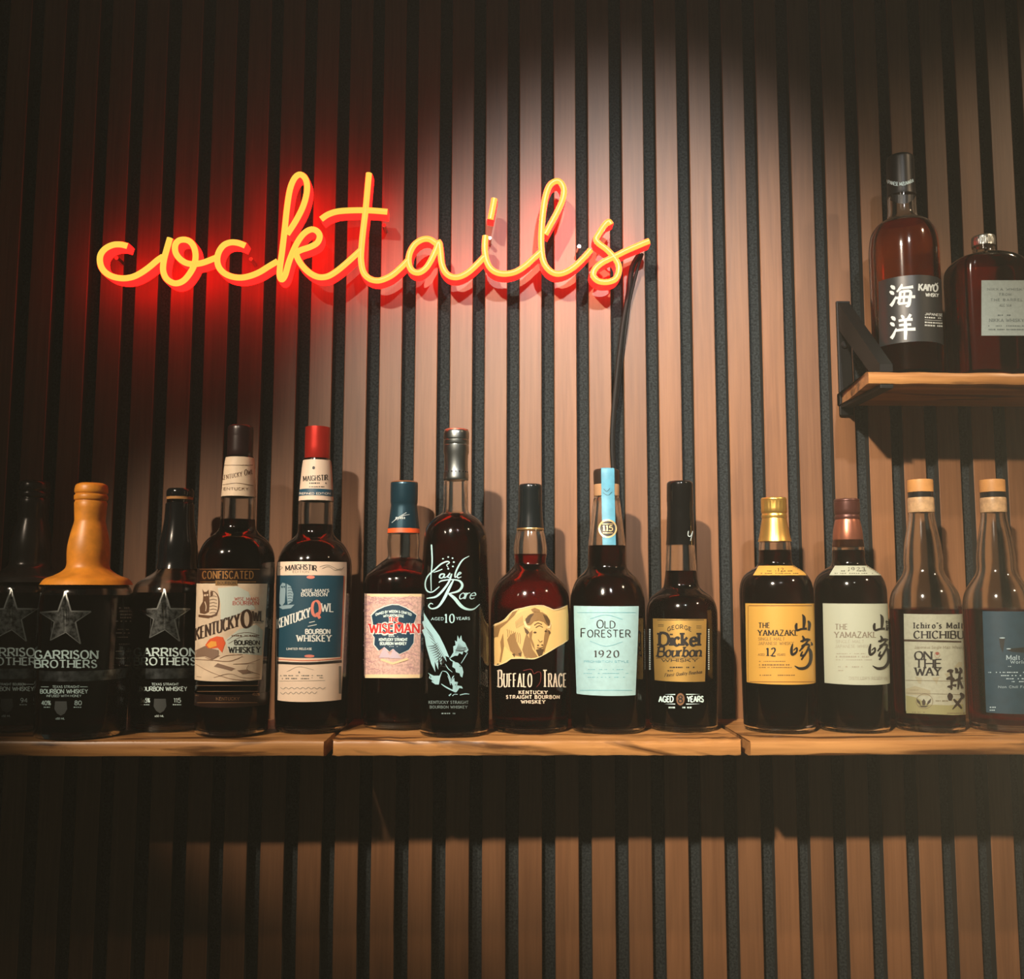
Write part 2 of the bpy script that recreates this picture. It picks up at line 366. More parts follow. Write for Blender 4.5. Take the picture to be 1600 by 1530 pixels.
def strips(poly, step=4.0):
    xs = [p[0] for p in poly]; a, b = min(xs), max(xs)
    if b-a <= step*1.2: return [poly]
    n = int(math.ceil((b-a)/step)); out = []
    for i in range(n):
        q = clipx(poly, a+(b-a)*i/n-1e-6, a+(b-a)*(i+1)/n+1e-6)
        if len(q) > 2: out.append(q)
    return out

# ------------------------------------------------------------------ setting: slatted wall
ZW0, ZW1 = 0.75, 2.65
wall = mesh_obj('wall_back', *box_data(-1.62, 1.62, 0.012, 0.03, ZW0, ZW1), FELT, smooth=False); wall['kind'] = 'structure'
wall['label'] = 'black felt acoustic wall panel behind the wooden slats'
SLX0 = 0.0; SLW = 0.0256
sv, sf = box_data(0, SLW, 0.0, 0.0125, ZW0, ZW1, 0.0007, 1)
sm = bpy.data.meshes.new('slat'); sm.from_pydata(sv, [], sf); sm.materials.append(SLAT); sm.materials.append(SLATSIDE)
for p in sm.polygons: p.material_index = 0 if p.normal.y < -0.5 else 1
for k in range(-40, 40):
    o = bpy.data.objects.new('slat', sm); COL.objects.link(o); o.parent = wall; o.location = (k*0.04+SLX0+random.uniform(-.0004, .0004), random.uniform(0, .0006), 0)

# ------------------------------------------------------------------ added haze volume, put in to imitate a warm light leak
hm = bpy.data.materials.new('added haze'); hm.use_nodes = True; hn = hm.node_tree; hn.nodes.remove(hn.nodes['Principled BSDF'])
hv = hn.nodes.new('ShaderNodeVolumeScatter'); hv.inputs['Density'].default_value = 0.011; hv.inputs['Color'].default_value = (1, 1, 1, 1)
hn.links.new(hv.outputs[0], hn.nodes['Material Output'].inputs['Volume'])
hz = mesh_obj('haze', *box_data(-1.8, 1.8, -1.6, 0.011, ZW0, ZW1), hm, smooth=False); hz['kind'] = 'stuff'
hz['label'] = 'thin haze volume added before the wall to imitate a warm light leak'; hz['category'] = 'haze'

# ------------------------------------------------------------------ shelves
SD = 0.150                                # lower shelf depth
SHZ = at(800, 1157.5, -SD)[2]; SHT = 0.0145
def plank(name, label, x0, x1, d, ztop, t, group, skew0=0.0, skew1=0.0, seed=0, zr=0.0):
    rnd = random.Random(seed); n = 60; V = []; Fc = []
    cx = (x0+x1)/2
    sec = [(0, 0), (1, 0), (1, .0), (1, 1)]
    prof = [(0.0, ztop), (-d+.004, ztop), (-d+.0012, ztop-.0008), (-d, ztop-.0035), (-d, ztop-t+.003), (-d+.0012, ztop-t+.0006), (-d+.004, ztop-t), (0.0, ztop-t)]
    m = len(prof)
    for i in range(n+1):
        f = i/n; jz = rnd.uniform(-.0004, .0004); jy = rnd.uniform(-.0006, .0006)
        for (y, z) in prof:
            xx = x0+(x1-x0)*f; s = (skew0*(1-f) if f < .5 else skew1*f)*(y/-d) if f in (0, 1) else 0
            inset = (.0015 if (f in (0, 1) and (y < -d+.003)) else 0)*(1 if f == 0 else -1)
            s = (skew0 if i == 0 else 0)*(1-y/-d)
            V.append((xx+s+inset, y+(jy if y < -.01 else 0), z+(jz if y < -d+.005 else 0)+zr*(xx-cx)))
    for i in range(n):
        for k in range(m):
            a = i*m+k; b = i*m+(k+1) % m; Fc.append((a, b, b+m, a+m))
    Fc.append(list(range(m))[::-1]); Fc.append([n*m+k for k in range(m)])
    o = mesh_obj(name, V, Fc, PLANK, origin=(cx, -d/2, ztop-t)); o.location = (cx, -d/2, ztop-t); fix_normals(o)
    o['label'] = label; o['category'] = 'shelf'; o['group'] = group
    return o
xg1a, xg1b = at(508, 1165, -SD)[0], at(518, 1165, -SD)[0]
xg2a, xg2b = at(1160, 1163, -SD)[0], at(1170.5, 1163, -SD)[0]
G = 'planks of the long lower shelf'
plank('wooden_shelf', 'long oak shelf plank carrying the two owl label bottles and three star bottles', -1.58, xg1a, SD, SHZ, SHT, G, seed=1)
plank('wooden_shelf', 'oak shelf plank with dark grain streaks carrying the five middle bottles', xg1b, xg2a, SD, SHZ, SHT, G, skew0=0, seed=2)
plank('wooden_shelf', 'oak shelf plank carrying the gold label bottle and its three right neighbours', xg2b, 1.58, SD, SHZ, SHT, G, seed=3)
# upper shelf and its bracket
UD = 0.118
UZ = at(1460, 581, -UD)[2]; UT = UZ-at(1460, 600.5, -UD)[2]
ux0 = at(1355, 590, -UD)[0]; uxb = at(1314, 610, 0)[0]
plank('wooden_shelf', 'short oak shelf high on the wall holding the black label bottle and square bottle', ux0, 1.02, UD, UZ, UT, 'single upper shelf', skew0=uxb-ux0, seed=5)
bx = at(1308, 560, 0)[0]; bw = 0.0155
zt, zb2 = at(1308, 472, 0)[2], at(1312, 650, 0)[2]
br = thing('shelf_bracket', 'black metal triangular bracket holding the left end of the short upper shelf', 'bracket', (bx, 0, zb2))
def bpart(nm, V, Fc, m=BLACKM): return mesh_obj(nm, V, Fc, m, br, origin=(bx, 0, zb2), smooth=False)
bpart('wall_bar', *box_data(bx, bx+bw, -0.0045, 0.0, zb2, zt, .0008))
def prism_yz(poly, x0, x1):
    n = len(poly); V = [(x0, y, z) for y, z in poly]+[(x1, y, z) for y, z in poly]
    return V, [list(range(n)), list(range(n, 2*n))[::-1]]+[(i, (i+1) % n, n+(i+1) % n, n+i) for i in range(n)]
sx0, sx1 = bx+.001, bx+bw-.001
o = bpart('strut', *prism_yz([(-.0045, zt-.002), (-.0045, zt-.034), (-UD+.022, UZ+.0002), (-UD+.002, UZ+.0002), (-UD+.002, UZ+.008)], sx0, sx1)); fix_normals(o)
o = bpart('shelf_arm', *box_data(sx0, sx1, -UD+.002, -.0045, UZ-UT-.004, UZ-UT, .0006))
for zz in (zt-.028, zt-.052):
    V, Fc = lathe([(0, -.0032), (.0028, -.003), (.0042, -.0014), (.0046, 0), (0, 0)], 14)
    V = [(bx+bw/2+x, -.0045+z, zz+y) for x, y, z in V]; o = bpart('bolt', V, Fc, mat('dark bolt steel', (.05, .055, .06), .4, .8)); fix_normals(o)
# matching far bracket beyond the frame, so that the shelf is carried at both ends
# ------------------------------------------------------------------ neon sign
RA = crop(130, 240, 3.404); RB = crop(580, 240, 3.404)
main = [
 RA((235,492),(200,484),(160,486),(120,505),(95,535),(89,570),(99,608),(125,638),(165,657),(215,664),(265,656),(310,634),(355,602),(395,568),(425,548)),
 RA((462,450),(446,505),(430,565),(425,620),(440,662),(470,685),(502,690),(536,675),(566,640),(590,595),(598,545),(590,500),(570,470),(540,458),(508,464),(490,488),(491,525),(512,558),(548,582),(592,588),(640,580),(705,555)),
 RA((862,490),(825,476),(785,473),(748,488),(722,523),(713,565),(722,605),(750,636),(792,655),(842,660),(892,650),(940,630),(985,602),(1035,572)),
 RA((1085,430),(1130,360),(1168,285),(1188,215),(1190,160),(1176,125),(1150,112),(1122,135),(1100,190),(1085,280),(1072,400),(1058,520),(1046,610),(1046,655),(1058,670),(1075,645),(1095,575),(1130,490),(1168,432),(1208,405),(1240,410),(1258,438),(1245,475),(1205,498),(1160,513),(1135,530),(1142,560),(1168,600),(1208,637),(1252,657),(1298,654),(1342,630),(1392,590),(1440,547),(1478,512)),
 RA((1520,105),(1513,180),(1502,300),(1490,400),(1480,500),(1478,570),(1491,632),(1522,665),(1562,676),(1600,668),(1645,645),(1690,606),(1725,570)),
 RB((345,478),(310,456),(270,458),(230,485),(205,530),(199,580),(215,620),(250,634),(288,612),(318,568),(345,510),(360,470),(368,520),(375,585),(395,632),(430,656),(470,655),(515,632),(560,592),(600,550)),
 RB((608,438),(604,500),(611,560),(632,607),(668,633),(715,640),(770,628),(822,595),(868,553),(905,520)),
 RB((925,430),(955,375),(990,310),(1018,245),(1025,190),(1006,153),(978,148),(948,172),(927,230),(913,320),(905,420),(905,500),(915,570),(942,616),(985,640),(1035,630),(1082,600),(1130,555),(1168,512)),
 RB((1275,378),(1262,362),(1238,385),(1212,425),(1196,455),(1212,480),(1250,508),(1290,550),(1316,595),(1314,640),(1292,672),(1250,684),(1208,678),(1182,652),(1188,618),(1225,582),(1290,550),(1360,515),(1425,487),(1478,465)),
 RA((1265,350),(1300,326),(1350,309),(1420,303),(1500,302),(1560,305),(1618,310)),
 RB((655,240),(645,295),(634,350)),
]
NY = -0.038; ND = 0.019; NW = 0.0036
TUBE = emis('lit neon tube', (1.0, 0.60, 0.075), 1.12)
JACKET = emis('glowing red jacket', (1.0, 0.0045, 0.0035), 6.0)
npos = at(585, 365, NY)
sign = thing('neon_sign', 'yellow neon sign reading cocktails in joined script with glowing red backing on the wall', 'neon sign', (npos[0], 0, npos[2]))
for pi_, path in enumerate(main):
    P = catmull(path, 4); W = [at(x, y, NY) for x, y in P]
    V = []; Fc = []; V2 = []; F2 = []; n = len(W)
    for i in range(n):
        a = W[max(i-1, 0)]; b = W[min(i+1, n-1)]; dx, dz = b[0]-a[0], b[2]-a[2]; l = hypot(dx, dz) or 1; nx, nz = -dz/l, dx/l
        p = W[i]
        for k in range(7):
            t = pi*k/6; V.append((p[0]+nx*NW*.93*cos(t), NY-NW*.9*sin(t), p[2]+nz*NW*.93*cos(t)))
        for (q, y) in ((-1, NY+.0003), (-1.06, NY+ND*.5), (-1, NY+ND), (1, NY+ND), (1.06, NY+ND*.5), (1, NY+.0003)):
            V2.append((p[0]+nx*NW*q, y, p[2]+nz*NW*q))
    for i in range(n-1):
        for k in range(6): Fc.append((i*7+k, i*7+k+1, (i+1)*7+k+1, (i+1)*7+k))
        for k in range(6): F2.append((i*6+k, i*6+(k+1) % 6, (i+1)*6+(k+1) % 6, (i+1)*6+k))
    Fc.append(list(range(7))); Fc.append([(n-1)*7+k for k in range(7)]); F2.append(list(range(6))); F2.append([(n-1)*6+k for k in range(6)])
    nm = 'neon_tube'
    o = mesh_obj(nm, V, Fc, TUBE, sign, origin=tuple(sign.location)); fix_normals(o)
    o2 = mesh_obj('red_jacket', V2, F2, JACKET, sign, origin=tuple(sign.location)); fix_normals(o2)
STEEL = mat('steel', (.6, .6, .6), .3, 1.0)
for (x, y) in ((182, 403), (765, 372), (392, 405), (600, 352), (905, 385)):
    p = at(x, y, NY+ND); V, Fc = lathe([(0, 0), (.0022, 0), (.0022, p[1]*-1-.001+.001), (0, -p[1])], 10); V = [(p[0]+a, -c, p[2]+b) for a, b, c in V]
    o = mesh_obj('standoff_pin', V, Fc, STEEL, sign, origin=tuple(sign.location)); fix_normals(o)
BLK = mat('black rubber', (.004, .004, .004), .6, spec=.25)
cable = [at(*p) for p in ((1000, 396, NY+ND+.002), (988, 418, -.012), (983, 455, -.006), (975, 500, -.0045), (968, 555, -.0045), (962, 610, -.0045), (958, 660, -.0045), (957, 700, -.0045), (959, 735, -.0045), (962, 780, -.0045), (966, 840, -.0045), (968, 930, -.0045))]
V, Fc = tube(catmull(cable, 5), .0030, 8); o = mesh_obj('power_cord', V, Fc, BLK, sign, origin=tuple(sign.location)); fix_normals(o)
cable = [at(*p) for p in ((1004, 396, NY+ND+.002), (996, 420, -.012), (984, 470, -.005), (980, 500, -.004), (976, 530, -.0035), (968, 600, .004), (962, 640, .004))]
V, Fc = tube(catmull(cable, 5), .0018, 6); o = mesh_obj('power_cord', V, Fc, BLK, sign, origin=tuple(sign.location)); fix_normals(o)

# ------------------------------------------------------------------ bottles
class Bottle:
    def __init__(s, name, label, group, ax, Y, prof, fill, liq, wall_t=.0024, zbase=None, sq=None, glass=None, foot=.005):
        """ax = (x, y) px of the axis at mid height; prof = half widths and heights in px from the foot up"""
        s.zb = SHZ if zbase is None else zbase; p = at(ax[0], ax[1], Y); s.c = (p[0], Y); s.sq = sq
        d = (p[0]-CAM_P[0], Y-CAM_P[1], 0); s.depth = d[0]*CF[0]+d[1]*CF[1]; s.cosq = d[1]/hypot(d[0], d[1])
        s.root = thing(name, label, 'bottle', (p[0], Y, s.zb), group); s.o = (p[0], Y, s.zb); s.ax = ax
        s.k = 0
        P = [s.rz(*q) for q in prof]
        P = [(0, s.zb+.003), (P[0][0]-foot-.004, s.zb+.0025), (P[0][0]-foot, s.zb+.0001), (P[0][0]-foot*.25, s.zb+.0018)] + [(P[0][0], s.zb+.006)]+P[0:]
        outer = smooth_profile([P[0]+('s',), P[1], P[2]]+P[3:]); s.outer = outer
        # inner wall by offsetting along the normal
        inner = []
        for i in range(1, len(outer)):
            a = outer[i-1]; b = outer[min(i+1, len(outer)-1)]; dr, dz = b[0]-a[0], b[1]-a[1]; l = hypot(dr, dz) or 1
            q = (outer[i][0]-dz/l*wall_t, outer[i][1]+dr/l*wall_t)
            if q[1] > s.zb+.008 and q[0] > .002: inner.append(q)
        inner = [q for i, q in enumerate(inner) if i == 0 or q[1] > inner[i-1][1]-1e-5]
        s.inner = inner
        loop = outer+[(outer[-1][0]-wall_t*.5, outer[-1][1]+.0006)]+inner[::-1]+[(inner[0][0]-.004, s.zb+.0075), (0, s.zb+.0095)]
        V, Fc = lathe(loop, 64, s.c, sq=s.sq); s.glass = mesh_obj('glass_body', V, Fc, glass or GLASS, s.root, s.o, sharp=60); fix_normals(s.glass)
        zf = s.z(fill)
        L = [(0, s.zb+.0092), (inner[0][0]-.004+.0003, s.zb+.0072)]+[(q[0]+.0003, q[1]) for q in inner if q[1] < zf-.0005]
        rl = s.r_in(zf); L += [(rl+.0003, zf), (rl-.001, zf-.0004), (0, zf-.0004)]
        V, Fc = lathe(L, 64, s.c, sq=s.sq); lo = mesh_obj('liquor', V, Fc, liq, s.root, s.o, sharp=60); fix_normals(lo)
    def z(s, y):
        p = at(s.ax[0], y, s.c[1]); return p[2]
    def rz(s, hw, y, *fl):
        z = s.z(y); zd = s.depth+(z-CAM_P[2])*CF[2]
        return (hw*zd*s.cosq/F, z)+fl
    def rad(s, z):
        O = s.outer
        for a, b in zip(O[4:], O[5:]):
            if a[1] <= z <= b[1]: return a[0]+(b[0]-a[0])*(z-a[1])/max(b[1]-a[1], 1e-9)
        return O[8][0] if z < O[8][1] else O[-1][0]
    def r_in(s, z):
        for a, b in zip(s.inner, s.inner[1:]):
            if a[1] <= z <= b[1]: return a[0]+(b[0]-a[0])*(z-a[1])/max(b[1]-a[1], 1e-9)
        return s.inner[-1][0]
    def map(s, px, py, off):
        d = ray(px, py)
        if s.sq:
            t = (s.c[1]-s.front-off-CAM_P[1])/d[1]; return (CAM_P[0]+d[0]*t, s.c[1]-s.front-off, CAM_P[2]+d[2]*t)
        ox, oy = CAM_P[0]-s.c[0], CAM_P[1]-s.c[1]; z = s.z(py); A = d[0]**2+d[1]**2; B = ox*d[0]+oy*d[1]
        for _ in range(5):
            r = s.rad(z)+off; D = B*B-A*(ox*ox+oy*oy-r*r)
            t = (-B-sqrt(D))/A if D > 0 else -B/A
            z = CAM_P[2]+d[2]*t
        x, y = ox+d[0]*t, oy+d[1]*t
        if D <= 0: l = hypot(x, y); x, y = x*r/l, y*r/l
        return (s.c[0]+x, s.c[1]+y, z)
    def decal(s, name, polys, material, layer=1, parent=None, lab=None, step=4.0, ystep=None):
        V = []; Fc = []; off = .00012*layer
        for p in polys:
            qs = strips(p, step)
            if ystep: qs = [[(b_, a_) for a_, b_ in r_] for q in qs for r_ in strips([(b_, a_) for a_, b_ in q], ystep)]
            for q in qs:
                Fc.append(list(range(len(V), len(V)+len(q)))); V += [s.map(x, y, off) for x, y in q]
        o = mesh_obj(name, V, Fc, material, parent or s.root, s.o, smooth=False)
        if lab: o['label'] = lab
        return o
    def paper(s, name, x0, y0, x1, y1, material, layer=1, x0b=None, x1b=None, parent=None, nx=28, ny=26, lab=None):
        """rectangular label given by its corner pixels; edges stay level on the bottle"""
        V = []; Fc = []; off = .00012*layer
        x0b = x0 if x0b is None else x0b; x1b = x1 if x1b is None else x1b; xm, xmb = (x0+x1)/2, (x0b+x1b)/2
        zt, zb = s.map(xm, y0, off)[2], s.map(xmb, y1, off)[2]
        if s.sq:
            c = [s.map(x0, y0, off), s.map(x1, y0, off), s.map(x1b, y1, off), s.map(x0b, y1, off)]
            return mesh_obj(name, c, [(0, 1, 2, 3)], material, parent or s.root, s.o, smooth=False)
        def an(x, y): p = s.map(x, y, off); return atan2(p[0]-s.c[0], -(p[1]-s.c[1]))
        a0, a1, b0, b1 = an(x0, y0), an(x1, y0), an(x0b, y1), an(x1b, y1)
        for j in range(ny+1):
            f = j/ny; z = zb+(zt-zb)*f; r = s.rad(z)+off
            for i in range(nx+1):
                g = i/nx; a = (b0+(b1-b0)*g)*(1-f)+(a0+(a1-a0)*g)*f; V.append((s.c[0]+r*sin(a), s.c[1]-r*cos(a), z))
        for j in range(ny):
            for i in range(nx): k = j*(nx+1)+i; Fc.append((k, k+1, k+nx+2, k+nx+1))
        o = mesh_obj(name, V, Fc, material, parent or s.root, s.o, sharp=80)
        if lab: o['label'] = lab
        return o
    def turn(s, name, P, material, lab=None, flute=None, seg=48, parent=None):
        """solid of revolution on the bottle's axis, P in px (half width, y[, 's'])"""
        Q = smooth_profile([s.rz(*q) for q in P], 3); Q = [(0, Q[0][1])]+Q+[(0, Q[-1][1])]
        if flute: flute = (flute[0], flute[1], s.z(flute[2]), s.z(flute[3]))
        V, Fc = lathe(Q, seg, s.c, flute=flute); o = mesh_obj(name, V, Fc, material, parent or s.root, s.o, sharp=35); fix_normals(o)
        if lab: o['label'] = lab
        return o
    def sleeve(s, name, y0, y1, material, layer=1, lab=None, parent=None, thick=.0003):
        """band that hugs the glass all the way round, between two heights"""
        z0, z1 = s.z(y1), s.z(y0); n = 10; P = [(s.rad(z0+(z1-z0)*i/n)+.00012*layer, z0+(z1-z0)*i/n) for i in range(n+1)]
        V, Fc = lathe(P, 56, s.c); o = mesh_obj(name, V, Fc, material, parent or s.root, s.o, sharp=60)
        if lab: o['label'] = lab
        return o
def cap_prof(y1, y0, hw, r=1.5, hw1=None):
    hw1 = hw if hw1 is None else hw1
    return [(hw1, y1, 's'), (hw, y0+r), (hw-r*.4, y0+r*.3), (hw-r, y0, 's')]
GL1 = 'bourbon bottles on the lower shelf'; GL2 = 'whisky bottles on the lower shelf'; GU = 'whisky bottles on the upper shelf'
STARG = mat('cast pewter', (.42, .45, .44), .28, 1.0, noise=(260, .85)); STARE = mat('pewter highlight', (.62, .66, .64), .3, 1.0)
SILVERBAND = mat('worn silver band', (.30, .34, .35), .3, 1.0, noise=(130, .7))
WAXO = mat('orange wax', (.80, .30, .025), .42, noise=(90, .25)); WAXB = mat('black wax', (.005, .006, .007), .14); PEWTERWAX = mat('dark silver wax', (.022, .020, .018), .25, .2)
CR_G = crop(0, 900, 5.161)
def star_bottle(label, ax, Y, dx, dy, wax, wlab, skirt, top, k, texts, side=False):
    b = Bottle('whiskey_bottle', label, GL1, ax, Y, [(72*k, 1140+dy), (74*k, 1060+dy), (74*k, 960+dy), (73*k, 932+dy), (66*k, 915+dy), (45*k, 903+dy), (34*k, 894+dy), (31*k, 880+dy), (31*k, 858+dy), (26*k, 835+dy), (23*k, 815+dy), (22*k, 785+dy)], 930+dy, DARKLIQ)
    if skirt:
        b.turn('wax_seal', [(73*k, 914+dy, 's'), (66*k, 905+dy), (52*k, 899.5+dy), (39*k, 892+dy), (33.5*k, 884+dy), (33.8*k, 866+dy), (33*k, 852+dy), (29.5*k, 834+dy), (25*k, 817+dy), (24.6*k, 810+dy), (26*k, 786+dy, 's'), (24.5*k, 783+dy), (26.5*k, 781+dy), (26.5*k, 775+dy), (24.5*k, 772.5+dy), (26.5*k, 769+dy), (25*k, 759+dy), (19*k, 755.5+dy, 's')], wax, lab=wlab)
    else:
        b.turn('wax_seal', [(36*k, 893+dy, 's'), (33*k, 880+dy), (33*k, 858+dy), (28*k, 835+dy), (25*k, 815+dy), (24*k, 792+dy, 's'), (22*k, 790+dy), (22*k, 784+dy, 's')], wax, lab=wlab)
        b.turn('stopper', [(21.5*k, 789+dy, 's'), (22*k, 781+dy, 's'), (23*k, 780+dy), (23*k, 772+dy), (20*k, 768+dy, 's')], WAXB)
        b.turn('cork_ring', [(22.4*k, 785+dy, 's'), (22.6*k, 780+dy, 's')], mat('tan cork', (.45, .22, .07), .7))
    o_ = lambda *P: [(x+dx, y+dy) for x, y in CR_G(*P)]
    S = [(525, 125), (572, 285), (735, 288), (608, 372), (648, 548), (530, 455), (405, 520), (440, 370), (320, 295), (468, 285)]
    emb = b.decal('star_emblem', [o_(*S)], STARG, 6, lab='cast pewter five pointed star')
    edge = []
    for i in range(10):
        a, c = S[i], S[(i+1) % 10]; edge += brush([(x, y, 2.4 if i in (0, 1, 9, 3, 8) else 1.3) for x, y in o_(a, c)])
    b.decal('star_highlight', edge, STARE, 8, parent=emb)  # brighter edges, wider on the upper sides, paint the highlight on the metal
    for t in texts: pass
    pr = []
    X = 103.5+dx; Yd = dy
    pr += text('GARRISON', X, 1023.2+Yd, 98, 12.5, .22, .12, True, track=.14)
    pr += text('BROTHERS', X-1, 1037.6+Yd, 96, 11.5, .22, .12, True, track=.14)
    pr += text(texts[0], 103+dx, 1073.3+Yd, 42, 3.6, .16, serif=False); pr += [rect(64+dx, 1073+Yd, 76+dx, 1073.8+Yd), rect(125+dx, 1073+Yd, 137+dx, 1073.8+Yd)] if side != 3 else []
    pr += text('BOURBON WHISKEY', 100+dx, 1080.5+Yd, 74, 6.2, .2, serif=False)
    if len(texts) > 3: pr += text(texts[3], 100+dx, 1087.5+Yd, 54, 3.4, .16, serif=False)
    pr += text(texts[1], 72+dx, 1098.5+Yd, 14, 6.4, .18, serif=False)+micro(64.5+dx, 78+dx, 1104.5+Yd, 1.6, .9)
    pr += text(texts[2], 122+dx, 1098.5+Yd, 10.5, 6.4, .18, serif=False)+micro(115+dx, 128+dx, 1104.5+Yd, 1.6, .9)
    pr += text('750 ML', 94+dx, 1123+Yd, 14, 2.8, .2, serif=False)
    b.decal('lettering', pr, PRINT if side != 1 else mat('dim print', (.40, .56, .56), .5), 3)
    sh = [(86, 1096), (104, 1096), (105, 1108), (101, 1115), (95, 1118.5), (89, 1115), (85, 1108)]
    b.decal('shield_mark', [[(x+dx, y+Yd) for x, y in sh]], mat('dark print', (.05, .06, .06), .5), 3)
    b.paper('silver_band', ax[0]-71*k, 1048.5+dy, ax[0]+71*k, 1064.5+dy, SILVERBAND, 2, nx=40)
    if side == 1:
        for i, (yy, l) in enumerate(((934, 0), (948, 1), (953, 1), (958, 1), (963, 1), (971, 1), (983, 1), (989, 1), (995, 1), (1006, 1), (1017, 1), (1028, 1), (1038, 1))):
            q = b.map
        b.decal('side_lettering', micro(186, 205, 949, 2.2)+micro(187, 206, 954, 2.6, .95)+micro(188, 206, 959, 2.6, .95)+micro(188, 206, 964, 2.4, .95)+micro(181, 205, 970, 1.7)+micro(184, 203, 983, 1.4)+micro(179, 203, 988.5, 1.6)+micro(184, 200, 995, 1.4)+micro(186, 204, 1006, 1.2)+micro(181, 205, 1017, 1.4)+micro(181, 200, 1028, 1.4)+micro(186, 204, 1039, 1.4), mat('faint print', (.26, .27, .25), .5), 3)
    return b
star_bottle('dark star bottle with dull silver wax neck cut off by the left edge', (41, 1000), -.060, -84.5, -4, PEWTERWAX, 'dull silver wax', True, 769, .985, ('STRAIGHT BOURBON', '47%', '94'), side=2)
star_bottle('squat star bottle dipped in orange wax from neck to shoulder', (132, 1000), -.108, 0, 0, WAXO, 'orange wax', True, 756, 1.0, ('TEXAS STRAIGHT', '40%', '80', 'INFUSED WITH HONEY'), side=1)
star_bottle('star bottle with black wax neck and cork ring between orange waxed and owl bottles', (273, 1000), -.056, 155, -4, WAXB, 'glossy black wax', False, 769, .93, ('TEXAS STRAIGHT', '57.5%', '115'), side=3)

# --- first owl bottle
K1 = crop(295, 880, 6.65)
b = Bottle('whiskey_bottle', 'tall bottle with brown cap and cream pictorial owl label', GL1, (366, 1000), -.100,
    [(57.5, 1135), (59, 1060), (60, 960), (60, 885), (57.5, 862), (48, 845), (35, 834), (29, 826), (27.5, 812), (27, 778), (22.5, 718), (17, 714), (16.5, 690)], 812, DARKLIQ)
b.turn('cap', [(19, 717, 's'), (20.3, 715, 's'), (20.3, 684), (20, 683), (20.3, 682), (20, 669), (18, 666, 's')], mat('dark brown capsule', (.022, .008, .008), .3))
nl = b.sleeve('neck_label', 716, 777, CREAM, 2)
b.decal('lettering', text('Kentucky Owl', 370, 741, 50, 9, .12, .05, warp=lambda X, Y: (X, Y-.2*X), sc=.75)+[rect(347, 726.5, 395, 727.3)]+text('KENTUCKY', 366, 764, 44, 4, .18)+brush([(346, 758, .8), (370, 755, .8), (396, 759, .8)]), BROWNINK, 4, parent=nl)
b.sleeve('upper_band', 889, 911, mat('brown translucent band', (.016, .006, .004), .3), 1)
b.decal('gold_lettering', text('CONFISCATED', 356, 898.5, 79, 11.5, .16, .10, track=.24)+[rect(312, 889.3, 406, 890), rect(312, 909, 336, 909.8), rect(372, 909, 400, 909.8)], mat('antique gold print', (.55, .28, .09), .35, .7), 3)
b.paper('plaque', 336.5, 907, 371, 915, mat('brass plaque', (.35, .20, .07), .4, .5), 5, ny=2)
b.decal('lettering', text('BOURBON', 354, 911, 28, 4, .16), INK, 6)
fl = b.paper('front_label', 303.5, 912, 418, 1065, CREAM, 2, x0b=304, x1b=408.5)
b.decal('sky_patch', [K1((300, 260), (500, 240), (620, 300), (690, 480), (560, 500), (420, 590), (330, 600), (330, 420)), K1((520, 690), (700, 640), (770, 700), (760, 960), (420, 930), (380, 800))], mat('pale sky print', (.60, .68, .60), .55), 3, parent=fl)
b.decal('owl_drawing', [K1((140, 270), (160, 300), (185, 298), (205, 275), (212, 340), (215, 430), (208, 510), (165, 530), (115, 520), (112, 460), (145, 400), (150, 340))]+[K1((222, 300), (250, 295), (250, 330), (225, 345))]+[q for y in range(350, 540, 34) for q in brush([(x, yy, .9) for x, yy in K1((215, y), (255, y-8), (292, y+2))])]+brush([p for p in K1((225, 290, 9), (270, 300, 8), (305, 350, 12), (312, 430, 14), (295, 510, 12), (235, 565, 8))])+[K1((100, 535), (230, 545), (300, 520), (290, 545), (200, 575), (100, 560))], BROWNINK, 4, parent=fl)
b.decal('owl_face', [ellipse(*K1((168, 335))[0], 1.6, 1.8, 10), ellipse(*K1((193, 332))[0], 1.5, 1.7, 10)]+brush(K1((165, 400, 8), (180, 450, 8), (175, 500, 6))), CREAM, 5, parent=fl)
b.decal('red_lettering', text("WISE MAN'S", 385.5, 936, 38, 5, .14, .08)+text('BOURBON', 384, 942.5, 40, 5.6, .18, .10), mat('red ink', (.50, .09, .055), .5), 4, parent=fl)
wq = lambda X, Y: (X, Y-.0022*X*abs(X)*(1 if X < 0 else .2)-0.16*X*0)
b.decal('title_lettering', text('KENTUCKY', 339, 980, 68, 19, .16, .06, warp=lambda X, Y: (X, Y-.33*X), track=.14)+text('O', 385, 967, 14, 27, .19, .07)+text('WL', 403.5, 963, 17, 16, .16, .06, track=.1)+[rect(396, 973, 411, 973.8)], mat('dark brown ink', (.05, .025, .015), .5), 5, parent=fl)
b.decal('lettering', text('BOURBON', 386, 1004.3, 39, 6.6, .2, serif=False)+text('WHISKEY', 382, 1015.5, 49, 9, .2, .10), INK, 5, parent=fl)
b.decal('arc_lines', brush([(355, 1001, .7), (370, 991, .7), (388, 988.5, .7), (406, 993, .7)])+brush([(357, 1006, .6), (375, 996, .6), (392, 994, .6), (406, 997, .6)])+micro(362, 404, 992.5, 2), BROWNINK, 4, parent=fl)
b.decal('flame', [K1((172, 850), (215, 790), (290, 760), (355, 770), (380, 830), (345, 930), (300, 880), (220, 890), (180, 880))], mat('red orange print', (.75, .10, .02), .5), 4, parent=fl)
b.decal('flame_core', [K1((185, 850), (230, 810), (285, 815), (290, 860), (215, 885))], mat('yellow orange print', (.85, .38, .05), .5), 5, parent=fl)
